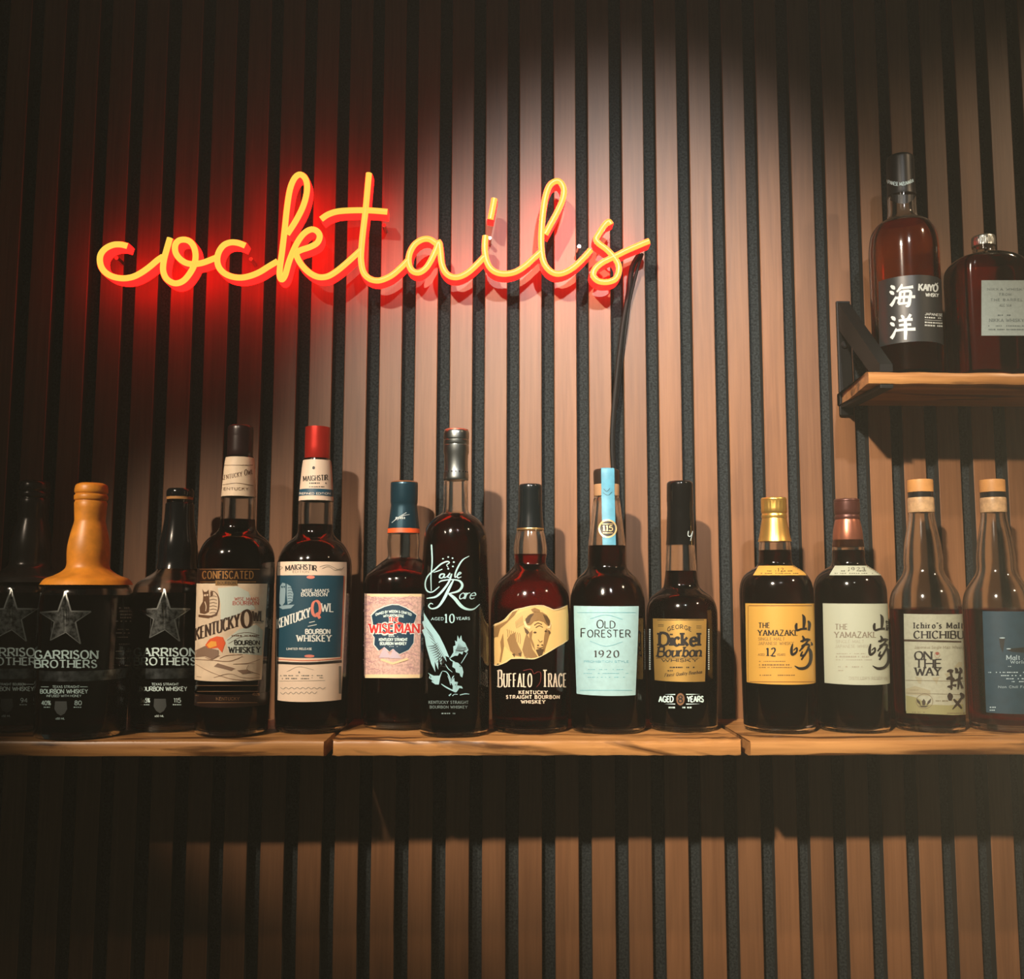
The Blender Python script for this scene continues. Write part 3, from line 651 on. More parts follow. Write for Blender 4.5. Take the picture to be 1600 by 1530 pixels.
b.decal('landscape', [K1((65, 910), (170, 860), (240, 890), (310, 905), (310, 960), (240, 1000), (170, 970), (70, 980)), K1((260, 1075), (300, 1040), (480, 1095), (440, 1120)), K1((500, 1115), (610, 1105), (650, 1140), (560, 1155))], mat('taupe print', (.24, .15, .10), .55), 4, parent=fl)
b.decal('sketch_lines', sum([brush([(x, y, w_) for x, y, w_ in K1(*P)]) for P in (((65, 1000, 5), (240, 1010, 7), (420, 1020, 6), (560, 970, 4)), ((460, 1050, 4), (620, 1040, 6), (740, 1000, 4)), ((70, 1050, 4), (220, 1130, 6), (420, 1200, 5), (600, 1220, 4)), ((620, 1060, 5), (610, 1110, 5), (740, 1160, 5)), ((320, 990, 4), (400, 960, 5), (560, 950, 4)), ((80, 1180, 4), (130, 1185, 4)), ((260, 1190, 4), (420, 1150, 4), (560, 1190, 4), (740, 1190, 4)), ((170, 980, 6), (240, 1000, 6), (320, 960, 5)))], []), mat('thin brown ink', (.22, .12, .07), .5), 5, parent=fl)
b.sleeve('lower_band', 1080, 1099, mat('brown translucent band', (.016, .006, .004), .3), 1)
b.decal('gold_rules', [rect(306, 1071, 404, 1071.8), rect(308, 1080, 404, 1081), rect(308, 1097.5, 402, 1098.5)]+text('40.2%', 400, 1085, 11, 4, .18, serif=False)+micro(305, 310, 1086, 1.6)+text('KENTUCKY', 356, 1092, 36, 4.5, .14), mat('dull gold print', (.28, .15, .07), .4, .5), 3)

# --- second owl bottle
K2 = crop(425, 860, 6.123)
b = Bottle('whiskey_bottle', 'tall bottle with bright red cap and navy blue owl label', GL1, (489, 1000), -.078,
    [(56.5, 1128), (57.5, 1060), (58.5, 960), (58.5, 895), (56, 872), (46, 852), (34, 841), (28, 833), (27, 820), (27, 785), (22, 722), (18, 718), (17, 695)], 820, DARKLIQ)
b.turn('cap', [(18.5, 718.5, 's'), (19.6, 716, 's'), (19.6, 672), (18.8, 670.5), (17.5, 670, 's')], mat('red foil', (.62, .030, .018), .32, .55))
nl = b.sleeve('neck_label', 720.5, 783.5, mat('warm white paper', (.78, .62, .48), .5), 2)
b.sleeve('blue_stripe', 766, 776.5, mat('navy print', (.012, .075, .13), .45), 3, parent=nl)
b.decal('lettering', text('MAIGHSTIR', 493, 747, 38, 8, .16, .07, ang=.05)+micro(480, 510, 754, 2)+[ellipse(490, 731, 2.2, 2.6, 10)]+micro(480, 508, 760, 1.4), INK, 4, parent=nl)
b.decal('stripe_lettering', text('REFINED EDITION', 492, 771.2, 48, 3, .2, serif=False), WHITE, 4, parent=nl)
fl = b.paper('front_label', 432.5, 877.5, 541.5, 1097, mat('warm white paper', (.78, .62, .48), .5), 2, x0b=433, x1b=533)
b.paper('navy_panel', 432.5, 899, 537, 1028.5, mat('deep blue print', (.012, .062, .10), .4), 3, x0b=432.5, x1b=532, parent=fl)
b.decal('orange_rule', brush([(538, 900, 1.4), (535.5, 965, 1.4), (533, 1029, 1.4)])+brush([(433, 1030, 1.2), (480, 1032.5, 1.2), (533, 1029, 1.2)]), mat('orange red ink', (.6, .12, .04), .5), 4, parent=fl)
b.decal('dark_rule', brush([(433, 1035.5, 4), (480, 1037, 4), (534, 1033.5, 4)]), INK, 4, parent=fl)
b.decal('heading_lettering', text('MAIGHSTIR', 470.5, 888, 48, 8, .2, .07, warp=lambda X, Y: (X, Y+.0042*X*X-2), track=.16)+text('EDITION', 470, 893.5, 25, 3.4, .1), INK, 4, parent=fl)
for P in (((455, 160), (520, 140), (580, 160), (650, 190), (690, 160)), ((480, 175), (540, 155), (600, 190), (660, 175)), ((55, 150), (100, 165), (70, 190))): b.decal('flourish', brush([(x, y, .6) for x, y in K2(*P)]), GREYINK, 4, parent=fl)
b.decal('owl_drawing', [K2((80, 340), (100, 310), (128, 318), (130, 400), (122, 500), (95, 535), (70, 510), (72, 420)), K2((140, 320), (180, 345), (205, 420), (195, 490), (150, 520), (140, 430)), K2((60, 540), (120, 525), (215, 520), (180, 555), (100, 565))], mat('pale blue print', (.24, .36, .42), .5), 4, parent=fl)
b.decal('owl_lines', sum([brush([(x, y, .8) for x, y in K2((150, yy), (175, yy-4), (195, yy+4))]) for yy in range(360, 510, 26)], [])+[ellipse(*K2((95, 350))[0], 1.3, 1.5, 8), ellipse(*K2((117, 350))[0], 1.3, 1.5, 8)], mat('deep blue print', (.012, .062, .10), .4), 5, parent=fl)
b.decal('title_lettering', text('KENTUCKY', 458.5, 966, 51, 14.5, .16, .07, warp=lambda X, Y: (X, Y-.36*X), track=.15)+text('WL', 511.5, 949.5, 19, 13, .16, .07, track=.1)+text("WISE MAN'S", 493, 923, 42, 4.8, .2, .10)+text('BOURBON', 491, 929, 40, 5.6, .2, .10)+text('BOURBON', 496.5, 987, 38, 7, .24, serif=False)+text('WHISKEY', 490.5, 997.5, 53, 9.6, .22, .12)+text('LIMITED RELEASE', 467.5, 1014, 39, 3, .2)+brush([(483, 973, 1), (492, 971, 1)])+brush([(481, 979, 1), (495, 976, 1)]), mat('white ink', (.72, .76, .72), .5), 5, parent=fl)
for e_ in (ellipse(485.5, 902, 6.5, 2.6, 14), ellipse(483.5, 1025.3, 8, 2.2, 14)): b.decal('scroll_ornament', [e_], mat('salmon ink', (.70, .22, .16), .5), 5, parent=fl)
b.decal('title_initial', text('Q', 494, 951, 12.5, 24, .2, .08), mat('salmon ink', (.70, .22, .16), .5), 5, parent=fl)
b.decal('small_print', micro(438, 466, 1055, 1.8)+micro(434, 464, 1059.5, 2, .9)+micro(471, 483, 1055, 1.8)+micro(470, 484, 1059.5, 2, .9)+micro(487, 507, 1055, 1.4)+micro(487, 505, 1058.5, 1.4)+[ellipse(467.3, 1050.5, 1.4, 1.6, 8)]+brush([(448, 1050, .5), (467, 1042, .5), (490, 1047, .5)])+brush([(436, 1064.5, .5), (508, 1063.5, .5)])+brush(sum([[(438+i*4.4, 1075.5+(1.4 if i % 2 else -1.2), .7)] for i in range(17)], []))+brush(sum([[(438+i*4.1, 1083.5+(1.6 if i % 2 else -1.4)-i*.08, .7)] for i in range(15)], []))+[rect(529.5, 1041, 533.5, 1084)], GREYINK, 4, parent=fl)

# --- small bottle behind the tall black one
KW = crop(555, 915, 9.567)
b = Bottle('whiskey_bottle', 'short bottle with pink shield label and navy foil neck with orange ring', GL1, (628.5, 1000), -.050,
    [(59, 1125), (60.5, 1050), (60.5, 930), (59.5, 908), (55, 897), (44, 887), (32, 877), (25, 871), (24.5, 862), (25.5, 848), (24, 834), (21, 800), (18, 780)], 876, REDLIQ)
b.turn('foil_capsule', [(25.2, 834, 's'), (24, 822), (21.5, 800), (20.5, 790), (21.3, 785, 's'), (21.3, 758), (20, 754), (17, 753, 's')], mat('navy foil', (.012, .05, .075), .25, .5))
b.turn('cap_rim', [(20.7, 757, 's'), (21, 754, 's'), (18, 752.5, 's')], mat('copper rim', (.6, .26, .10), .35, .8))
b.sleeve('orange_ring', 826.5, 833.5, mat('orange ring print', (.75, .10, .02), .4), 9)
b.decal('foil_lettering', brush([(612, 817, .8), (622, 809, 1.2), (635, 801, .8)])+brush([(620, 813, .8), (630, 806, 1), (640, 804, .6)])+micro(618, 634, 808, 3, .5), PALEPRINT, 12)
fl = b.paper('front_label', 569.5, 928, 659.5, 1060, mat('pink paper', (.76, .50, .44), .55, noise=(420, .35)), 2, x0b=569, x1b=656)
for r_ in (rect(570, 928.3, 659, 932.5), rect(570, 1054, 656, 1059.5)): b.decal('cream_border', [r_], mat('warm cream print', (.85, .66, .40), .55), 3, parent=fl)
b.decal('etched_lines', sum([brush([(x, y, random.uniform(.5, .9)) for x, y in KW((x0, y0), (x0+random.uniform(20, 70), y0+random.uniform(-30, 30)), (x0+random.uniform(60, 120), y0+random.uniform(-20, 20)))]) for x0, y0 in [(random.uniform(110, 850), random.choice([random.uniform(170, 300), random.uniform(950, 1290)])) for _ in range(60)]+[(random.uniform(105, 170), random.uniform(300, 1000)) for _ in range(26)]], []), mat('mauve ink', (.40, .22, .26), .55), 3, parent=fl, step=9)
sh = [(245, 450), (330, 370), (440, 320), (550, 290), (650, 295), (760, 340), (850, 395), (915, 445), (880, 560), (880, 720), (870, 860), (800, 960), (660, 1025), (560, 950), (510, 985), (435, 920), (355, 970), (285, 885), (320, 820), (265, 740), (265, 560)]
b.decal('shield_outline', [KW(*[(x*1.04-26, y*1.03-22) for x, y in sh])], mat('white ink', (.72, .76, .72), .5), 4, parent=fl)
b.decal('shield', [KW(*sh)], mat('navy ink', (.010, .045, .085), .45), 5, parent=fl)
b.decal('mountain_peaks', [KW((350, 1080), (435, 915), (540, 1080)), KW((510, 1090), (570, 945), (700, 1090))], mat('lilac print', (.55, .46, .54), .55), 6, parent=fl)
b.decal('ribbon', [KW((390, 1090), (560, 1150), (780, 1080), (800, 1110), (560, 1185), (380, 1120))], mat('pale gold print', (.75, .58, .34), .55), 6, parent=fl)
b.decal('title_outline', text('WISEMAN', 617, 982.5, 79, 16.5, .34, .26, track=.1, serif=False)+text('THE', 615, 968, 16, 7.5, .5, .4, track=.12, serif=False), mat('white ink', (.72, .76, .72), .5), 6, parent=fl)
b.decal('title_lettering', text('WISEMAN', 616, 982, 77, 14.5, .20, .13, track=.14)+text('THE', 615, 968, 15, 6.5, .26, .18)+[KW((600, 575), (660, 545), (720, 570), (660, 585))], mat('scarlet ink', (.62, .035, .030), .45), 7, parent=fl)
b.decal('shield_lettering', text('OWNED BY WISDOM & CRAFTED', 615, 958, 56, 3.8, .22, serif=False, warp=lambda X, Y: (X, Y+.0065*X*X-2.5))+text('WITH KNOWLEDGE', 615, 962.5, 32, 3.6, .22, serif=False, warp=lambda X, Y: (X, Y+.0065*X*X-1))+text('KENTUCKY STRAIGHT', 614.5, 999.5, 44, 4.2, .26, serif=False)+text('BOURBON WHISKEY', 614.5, 1005.7, 41, 4.2, .26, serif=False)+micro(605, 623, 994, 1.2)+micro(605, 623, 1010, .8), PRINT, 7, parent=fl)

# --- tall black bottle with the eagle
KE = crop(650, 840, 5.464)
b = Bottle('whiskey_bottle', 'tall slim dark bottle with silver cap and white printed eagle', GL1, (710.5, 1000), -.104,
    [(54.5, 1135), (54.5, 1080), (53, 960), (51, 870), (49.5, 842), (44, 822), (32, 809), (22, 802), (19.3, 792), (18.8, 750), (17.5, 745), (17, 700)], 806, DARKLIQ)
PEW = mat('brushed pewter', (.36, .39, .38), .3, 1.0)
b.turn('cap', [(19.3, 751, 's'), (19.8, 748), (19.3, 740), (18.6, 733, 's'), (18.6, 712, 's'), (19.8, 708, 's'), (19.8, 697, 's'), (19.2, 696), (19.9, 694, 's'), (19.9, 689, 's'), (19.3, 688), (19.9, 686), (19.6, 676), (17.5, 672.5, 's')], PEW)
b.turn('cap_top', [(18.6, 675, 's'), (18.2, 671.8), (15, 671.2, 's')], mat('red cap top', (.45, .10, .06), .4, .4))
for i in range(9):
    a = math.radians(-70+i*17.5); z = b.z(738.5); r = 19.2*b.depth*b.cosq/F; V, Fc = lathe([(0, 0), (.0009, 0), (.0009, .0008), (0, .0008)], 8)
    V = [(b.c[0]+(r-.0003+z_)*sin(a)+x*cos(a), b.c[1]-(r-.0003+z_)*cos(a)+x*sin(a), z+y) for x, y, z_ in V]; mesh_obj('cap_stud', V, Fc, INK, b.root, b.o, smooth=False)
E2 = lambda w_, *P: [(x, y, w_*q) for (x, y), q in zip(KE(*[(p[0], p[1]) for p in P]), [p[2] for p in P])]
scr = brush(E2(1, (275, 255, .8), (262, 235, 1.4), (285, 215, 1.8), (265, 205, 2.2), (215, 225, 2.4), (165, 270, 2.4), (100, 330, 2), (78, 400, 2), (95, 455, 2.2), (140, 465, 1.8), (200, 420, 1.4)))
scr += brush(E2(1, (150, 298, 1.2), (190, 285, 1.8), (225, 270, 1.4)))
scr += brush(E2(1, (240, 310, 1.4), (212, 315, 2.4), (200, 340, 2.2), (225, 345, 1.6), (245, 312, 2), (238, 340, 2), (262, 335, 1.2), (290, 305, 2.2), (270, 335, 2.2), (290, 340, 1.6), (305, 310, 2.2), (280, 380, 3), (230, 450, 3.4), (170, 505, 3), (90, 520, 1.2)))
scr += brush(E2(1, (455, 158, .8), (400, 190, 2), (360, 250, 2.6), (335, 310, 2.4), (335, 340, 1.8), (360, 320, 1.4), (385, 305, 1.8), (370, 298, 1.6), (352, 325, 2), (360, 345, 1.8), (388, 335, 1)))
scr += brush(E2(1, (195, 385, 1.4), (220, 370, 2), (300, 360, 1.8), (370, 370, 3), (395, 410, 4), (365, 455, 3.4), (300, 475, 2), (275, 478, 1.2)))
scr += brush(E2(1, (320, 365, 2), (285, 430, 4.2), (240, 520, 4.4), (190, 590, 3), (135, 608, 2), (108, 585, 2), (125, 562, 1.4), (145, 570, 1)))
scr += brush(E2(1, (280, 480, 3), (330, 520, 5), (380, 580, 5), (430, 610, 3.6), (490, 612, 2.2), (545, 570, .8)))
scr += text('are', 731.5, 928.5, 24, 15, .13, .06, serif=False, slant=.35, track=.1)
scr += [ellipse(x, y, 1.5, 1.3, 8) for x, y in KE((230, 182), (275, 167), (312, 177), (323, 210), (315, 247), (275, 267), (297, 330))]
scr += brush(E2(1, (132, 60, 2.4), (138, 200, 2.2), (128, 330, 1.6), (130, 455, 1.2)))
b.decal('script_lettering', scr, mat('ice print', (.44, .70, .74), .4), 3)
b.decal('lettering', text('AGED', 683.5, 967, 19, 4.2, .14)+text('10', 702.2, 966.5, 14.5, 13.5, .16, .06, track=.35)+text('YEARS', 723.5, 966.5, 21, 4.2, .16), mat('ice print', (.44, .70, .74), .4), 3)
wing = KE((65, 640), (95, 690), (150, 770), (200, 840), (240, 920), (285, 1025), (250, 1010), (262, 1060), (225, 1010), (215, 1090), (190, 1030), (190, 1130), (160, 1060), (165, 1150), (130, 1080), (110, 1010), (85, 920), (75, 850), (50, 790), (70, 780), (52, 720), (68, 710))
rw = KE((285, 1035), (320, 980), (318, 930), (338, 920), (332, 880), (350, 890), (355, 835), (370, 870), (385, 835), (395, 880), (420, 900), (447, 960), (430, 985), (405, 970), (395, 1000), (370, 985), (355, 1010), (330, 1010))
head = KE((315, 1060), (360, 1070), (395, 1110), (405, 1150), (395, 1195), (380, 1185), (372, 1160), (340, 1150), (335, 1120), (310, 1105))
tail = KE((100, 1155), (150, 1180), (200, 1180), (215, 1150), (225, 1140), (205, 1200), (195, 1255), (165, 1255), (130, 1230), (150, 1225), (110, 1200), (145, 1200))
claw = KE((300, 1240), (325, 1195), (330, 1230), (358, 1235), (330, 1260), (390, 1270), (400, 1290), (370, 1285), (345, 1322), (310, 1310), (320, 1280))
ea = b.decal('eagle_drawing', [wing, rw, head, tail, claw]+brush(E2(1, (285, 1030, 1), (300, 1048, 1.6), (330, 1062, 1)))+brush(E2(1, (225, 1140, .8), (262, 1150, 1.4), (290, 1200, 1.6), (300, 1245, 1)))+brush(E2(1, (250, 1080, .6), (275, 1120, 1.4), (310, 1150, .6)))+brush(E2(1, (270, 1180, .6), (285, 1215, 1.4), (295, 1260, .8)))+brush(E2(1, (325, 1180, .8), (310, 1200, 1.6), (305, 1240, 1)))+brush(E2(1, (440, 985, 1), (410, 1035, 1.2), (385, 1075, .8)))+brush(E2(1, (215, 1250, 1), (260, 1280, 2), (340, 1320, 2)))+brush(E2(1, (280, 1350, 1.4), (300, 1335, 1), (285, 1355, .8)))+brush(E2(1, (375, 1345, 1.4), (420, 1335, 1.6), (455, 1338, 1)))+brush(E2(1, (310, 1352, 1.4), (330, 1338, 1), (355, 1340, 1))), mat('ice blue print', (.34, .58, .64), .4), 3)
b.decal('feather_lines', sum([brush(E2(1, (80+i*16, 760+i*42, .3), (110+i*18, 800+i*38, 1.0), (150+i*12, 850+i*30, .3))) for i in range(9)], [])+sum([brush(E2(1, (100+i*11, 930+i*20, .4), (150+i*9, 925+i*16, 1.3), (185+i*7, 900+i*14, .4))) for i in range(10)], [])+sum([brush(E2(1, (335+i*12, 990-i*4, .3), (350+i*12, 950-i*2, 1.1), (368+i*9, 905+i*8, .3))) for i in range(7)], [])+brush(E2(1, (370, 1095, 1), (382, 1105, 1.6)))+brush(E2(1, (330, 960, .5), (390, 970, 1.8), (440, 950, .5))), mat('near black print', (.010, .010, .010), .4), 4, parent=ea)
b.decal('small_lettering', text('KENTUCKY STRAIGHT', 701, 1097.5, 62, 4.2, .14)+text('BOURBON WHISKEY', 701, 1105, 58, 4, .14)+micro(690, 711, 1114, 2, .9), mat('soft ice print', (.20, .27, .27), .5), 3)

# --- torn label bottle with the bison
KB = crop(755, 930, 8.053)
b = Bottle('whiskey_bottle', 'round shouldered bottle with torn yellow label showing a bison', GL1, (828.5, 1000), -.078,
    [(59.5, 1125), (61.5, 1050), (62, 960), (60, 932), (52, 912), (38, 897), (27, 886), (24, 878), (25.5, 866), (25.8, 855), (23.5, 840), (20.5, 828), (18, 820), (17.5, 780)], 866, REDLIQ)
b.turn('capsule', [(21, 826, 's'), (19.5, 812), (18.6, 800), (18.2, 774), (18.2, 763), (17.4, 758.5), (15.5, 757, 's')], mat('black foil', (.005, .008, .009), .2, .0))
b.turn('gold_ring', [(21.2, 829, 's'), (21.4, 827), (20.6, 825, 's')], mat('gold trim', (.75, .50, .20), .3, .9))
torn = KB((92, 400), (150, 360), (200, 345), (275, 300), (330, 235), (400, 180), (440, 185), (490, 160), (600, 135), (760, 130), (830, 165), (880, 180), (960, 170), (1060, 125), (1072, 250), (1075, 560), (1060, 575), (1000, 620), (930, 655), (860, 695), (780, 745), (680, 795), (610, 810), (545, 785), (470, 800), (350, 805), (290, 850), (240, 870), (180, 865), (150, 890), (92, 850))
fl = b.decal('torn_label', [torn], mat('straw paper', (.86, .57, .21), .5), 2)
BR1 = mat('sepia print', (.30, .17, .06), .55); BR2 = mat('dark sepia print', (.10, .055, .02), .55); BR3 = mat('light sepia print', (.62, .42, .17), .55)
BR4 = mat('tan wash print', (.74, .48, .18), .55)
b.decal('bison_body', [KB((205, 430), (300, 350), (400, 250), (520, 190), (640, 150), (740, 190), (840, 300), (855, 420), (815, 560), (790, 660), (760, 745), (690, 790), (600, 795), (480, 770), (400, 770), (340, 720), (270, 640), (240, 700), (222, 850), (200, 840), (210, 700), (195, 560))], BR4, 3, parent=fl)
b.decal('bison_shading', [KB((300, 560), (340, 500), (400, 470), (410, 560), (450, 650), (490, 720), (480, 775), (400, 760), (340, 700)), KB((490, 690), (520, 560), (545, 480), (590, 560), (620, 680), (690, 780), (600, 795), (520, 775)), KB((100, 420), (200, 370), (300, 320), (370, 215), (435, 190), (395, 250), (300, 345), (215, 420), (185, 520), (120, 540)), KB((215, 590), (250, 480), (262, 640), (222, 850), (205, 840), (225, 700))]+sum([brush([(x, y, 1.0) for x, y in KB((300+i*26, 430+i*8), (312+i*26, 480+i*10), (308+i*26, 530+i*14))]) for i in range(7)], [])+sum([brush([(x, y, .8) for x, y in KB((410+i*16, 330-i*14), (414+i*16, 380-i*12), (424+i*16, 420-i*8))]) for i in range(6)], []), BR1, 4, parent=fl)
b.decal('bison_mane', [KB((520, 330), (560, 260), (640, 215), (740, 215), (800, 250), (840, 320), (845, 400), (800, 380), (760, 340), (700, 320), (640, 330), (600, 370), (560, 380)), KB((790, 420), (845, 450), (820, 540), (790, 640), (770, 720), (745, 700), (760, 600), (770, 500)), KB((600, 180), (650, 158), (710, 185), (720, 212), (620, 212)), KB((620, 440), (600, 520), (640, 620), (655, 700), (620, 640), (580, 540), (575, 480))], BR1, 5, parent=fl)
b.decal('bison_features', [KB((530, 300), (590, 240), (640, 235), (600, 290), (580, 350), (545, 360)), KB((750, 240), (810, 270), (840, 330), (825, 390), (790, 340)), ellipse(*KB((652, 470))[0], 2.6, 1.5, 10), ellipse(*KB((788, 455))[0], 2.1, 1.5, 10), ellipse(*KB((690, 632))[0], 1.7, 1.2, 10), ellipse(*KB((742, 628))[0], 1.6, 1.2, 10), KB((660, 690), (720, 675), (765, 680), (742, 760), (700, 778)), KB((510, 400), (560, 440), (580, 470), (555, 500), (530, 470)), KB((815, 440), (850, 470), (830, 500)), KB((360, 740), (400, 735), (395, 785)), KB((440, 735), (480, 720), (470, 780))]+brush([(x, y, .9) for x, y in KB((690, 560), (715, 590), (745, 575))])+brush([(x, y, 1.1) for x, y in KB((675, 660), (715, 668), (755, 655))])+brush([(x, y, 1.2) for x, y in KB((640, 380), (690, 350), (740, 370))])+brush([(x, y, 1.0) for x, y in KB((660, 410), (705, 385), (750, 405))]), BR2, 6, parent=fl, step=9)
b.decal('bison_horn', [KB((510, 340), (530, 320), (550, 380), (600, 400), (585, 430), (530, 400)), KB((850, 330), (860, 360), (840, 420), (800, 410), (840, 380))], mat('straw light print', (.85, .66, .34), .5), 7, parent=fl)
for e_ in (brush([(x, y, 1.3) for x, y in KB((92, 403), (200, 350), (275, 303), (330, 240), (400, 185), (490, 165), (600, 139), (760, 134), (880, 183), (960, 173), (1058, 130))], 2), brush([(x, y, 1.3) for x, y in KB((95, 845), (150, 884), (240, 864), (350, 800), (470, 795), (610, 804), (680, 790), (780, 740), (930, 650), (1060, 572))], 2)): b.decal('torn_edge', e_, mat('pale torn fibre', (.88, .70, .40), .7), 6, parent=fl)
WARMW = mat('warm white print', (.80, .66, .52), .5)
b.decal('title_lettering', text('Buffalo', 804.7, 1060.5, 52, 26, .10, .045, track=.22, sc=.8)+text('Trace', 866.5, 1060.5, 36, 26, .10, .045, track=.22, sc=.8), WARMW, 3)
b.decal('small_lettering', text('KENTUCKY', 833, 1082, 44, 5, .24, track=.3)+text('STRAIGHT BOURBON', 832.5, 1089.3, 83, 5, .24, track=.3)+text('WHISKEY', 833, 1096.8, 37, 5, .24, track=.3), WARMW, 3)
b.decal('red_mark', brush([(818, 1048, .7), (830, 1046, .8), (834, 1053, .8), (840, 1050, .8), (845, 1052, .8), (844, 1066, .8), (838, 1074, .7)]), mat('dark red ink', (.22, .02, .015), .5), 3)

# --- pale blue label bottle
b = Bottle('whiskey_bottle', 'tall shouldered bottle with plain pale blue label and blue tape over stopper', GL1, (949.5, 1000), -.080,
    [(58.5, 1128), (58.8, 1050), (58.8, 950), (56, 925), (48, 906), (37, 895), (31, 887), (29.8, 876), (29.3, 853), (25, 815), (20.5, 779, 's'), (19.5, 777), (19.5, 760)], 853, DARKLIQ)
b.turn('glass_lip', [(19.7, 776, 's'), (20, 774), (20, 759), (19, 757.5, 's')], mat('tan cork lip', (.42, .24, .12), .35))
b.turn('stopper', [(18.5, 757.8, 's'), (20.2, 757, 's'), (20.4, 740), (19.6, 735.5), (17.5, 734, 's')], mat('dark stopper wood', (.022, .014, .010), .4))
TAPE = mat('blue tape', (.10, .36, .50), .5, noise=(120, .2))
tp = []
for (yy, r) in ((733.2, 17.5), (735, 20.2), (741, 21.1), (757, 20.9), (760, 20.7), (775, 20.6), (782, 21.5), (815, 25.7), (853, 30)):
    q = b.rz(r, yy); tp.append(q)
V = []; Fc = []
for i, (r, z) in enumerate(tp):
    for k in range(7):
        x = (-10.4+20.8*k/6)*.00066*(1 if i else .98); V.append((b.c[0]+x, b.c[1]-sqrt(max(r*r-x*x, 0))-.0003, z))
for i in range(len(tp)-1):
    for k in range(6): a = i*7+k; Fc.append((a, a+1, a+8, a+7))
V0 = len(V); V += [(V[k][0], b.c[1]+.008, V[k][2]+.0004) for k in range(7)]
for k in range(6): Fc.append((k, k+1, V0+k+1, V0+k))
tape = mesh_obj('paper_tape', V, Fc, TAPE, b.root, b.o, smooth=True)
md = [b.map(949.5+14.2*cos(t), 826+14.2*sin(t), .0011) for t in [2*pi*i/28 for i in range(28)]]
def disc(nm, rad, off, m, par): V = [b.map(949.5, 826, off)]+[b.map(949.5+rad*cos(2*pi*i/28), 826+rad*sin(2*pi*i/28), off) for i in range(28)]; return mesh_obj(nm, V, [(0, 1+i, 1+(i+1) % 28) for i in range(28)], m, par, b.o, smooth=False)
disc('medallion', 14.6, .0010, mat('medal gold', (.78, .58, .26), .35, .6), tape); disc('medallion_face', 12, .0013, INK, tape)
b.decal('medallion_lettering', text('115', 949.5, 825.5, 15, 8, .22, .14)+micro(942, 957, 832, 1.5)+[rect(941, 818.5, 958, 819.3)], mat('medal gold', (.78, .58, .26), .35, .6), 13, parent=tape)
fl = b.paper('front_label', 896.5, 947.5, 998, 1087.5, ICE, 2, x0b=901, x1b=993)
b.decal('title_lettering', text('Old', 946.8, 975.3, 28, 12.5, .14, .09, serif=False, sc=.86)+text('Forester', 946.5, 989, 77, 13.5, .14, .09, serif=False, sc=.82, track=.24), INK, 4, parent=fl)
b.decal('year_lettering', text('1920', 947.5, 1022, 38, 10.5, .22, .06, track=.3), mat('charcoal ink', (.05, .05, .05), .5), 4, parent=fl)
b.decal('blue_print', text('PROHIBITION STYLE', 947.5, 1034, 70, 3.2, .14, serif=False)+[rect(902, 957, 993, 957.6), rect(906, 1078.5, 988, 1079.2)]+micro(915, 980, 1046, .8, .5)+micro(912, 982, 1052, .8, .5)+micro(915, 980, 1058, .8, .5)+brush([(922, 967, .6), (947, 961, .6), (973, 968, .6)])+brush([(922, 1002, .6), (947, 1010, .6), (973, 1003, .6)]), mat('teal ink', (.12, .42, .52), .5), 4, parent=fl)
b.decal('tape_ink', brush([(943, 764, .6), (948, 768, .7), (953, 763, .6)])+brush([(942, 770, .6), (950, 774, .6), (956, 769, .6)]), INK, 12, parent=tape)

# --- gold band bottle
KD = crop(1005, 950, 9.0)
b = Bottle('whiskey_bottle', 'broad bottle with brushed gold label and glossy black capsule', GL1, (1065.8, 1000), -.072,
    [(53.5, 1125), (55.5, 1050), (56, 970), (54.5, 948), (48, 934), (36, 924), (28.5, 917), (26, 905), (24.5, 892), (22.5, 855), (19.5, 830), (18, 800)], 892, DARKLIQ)
b.turn('capsule', [(23, 852, 's'), (22, 838), (21.4, 815), (20.4, 795, 's'), (20.8, 785), (20.6, 760), (19.6, 754.5), (17, 752.5, 's')], mat('gloss black capsule', (.004, .004, .004), .12))
b.decal('capsule_initial', brush([(1082, 822, .8), (1077, 826, 1.4), (1075, 836, 1.4), (1079, 838, 1.2), (1083, 828, 1), (1079, 845, 1.2)])+brush([(1053, 790, .8), (1050, 797, 1.2), (1054, 799, 1), (1051, 805, .8)]), PALEPRINT, 12)
GOLD = mat('brushed gold foil', (.80, .50, .14), .45, .8, noise=(40, .15))
fl = b.paper('gold_label', 1020, 967.5, 1104, 1065.5, GOLD, 2, x0b=1023, x1b=1101.5)
b.decal('title_lettering', text('Dickel', 1061.5, 999, 62, 20, .25, .15, track=.08, smn=4)+text('Bourbon', 1062, 1018.5, 67, 15.5, .22, .12, slant=.16, track=.08, smn=4)+text('GEORGE', 1061.5, 981, 37, 6, .16, warp=lambda X, Y: (X, Y+.013*X*X-1.5))+text('WHISKY', 1062, 1032, 56, 4.5, .26, .2, track=.1)+[rect(1027, 968.5, 1100, 969.3), rect(1028, 976, 1037, 976.6), rect(1028, 978.5, 1037, 979.1), rect(1088, 978, 1096, 978.6), rect(1088, 981, 1096, 981.6), rect(1025, 1028.2, 1093, 1028.8)]+micro(1040, 1085, 1042, 2, .5)+micro(1040, 1052, 1047.5, 1.4)+text('Finest Quality Bourbon', 1068, 1052.5, 58, 5, .14, .08, ang=.09, slant=.3), INK, 4, parent=fl)
b.decal('side_lettering', sum([[rect(1014.2, 983+i*3.4, 1016.4, 985.4+i*3.4)] for i in range(19)], [])+sum([[rect(1106.4, 983+i*3.4, 1108.4, 985.2+i*3.4)] for i in range(19)], []), PALEPRINT, 3)
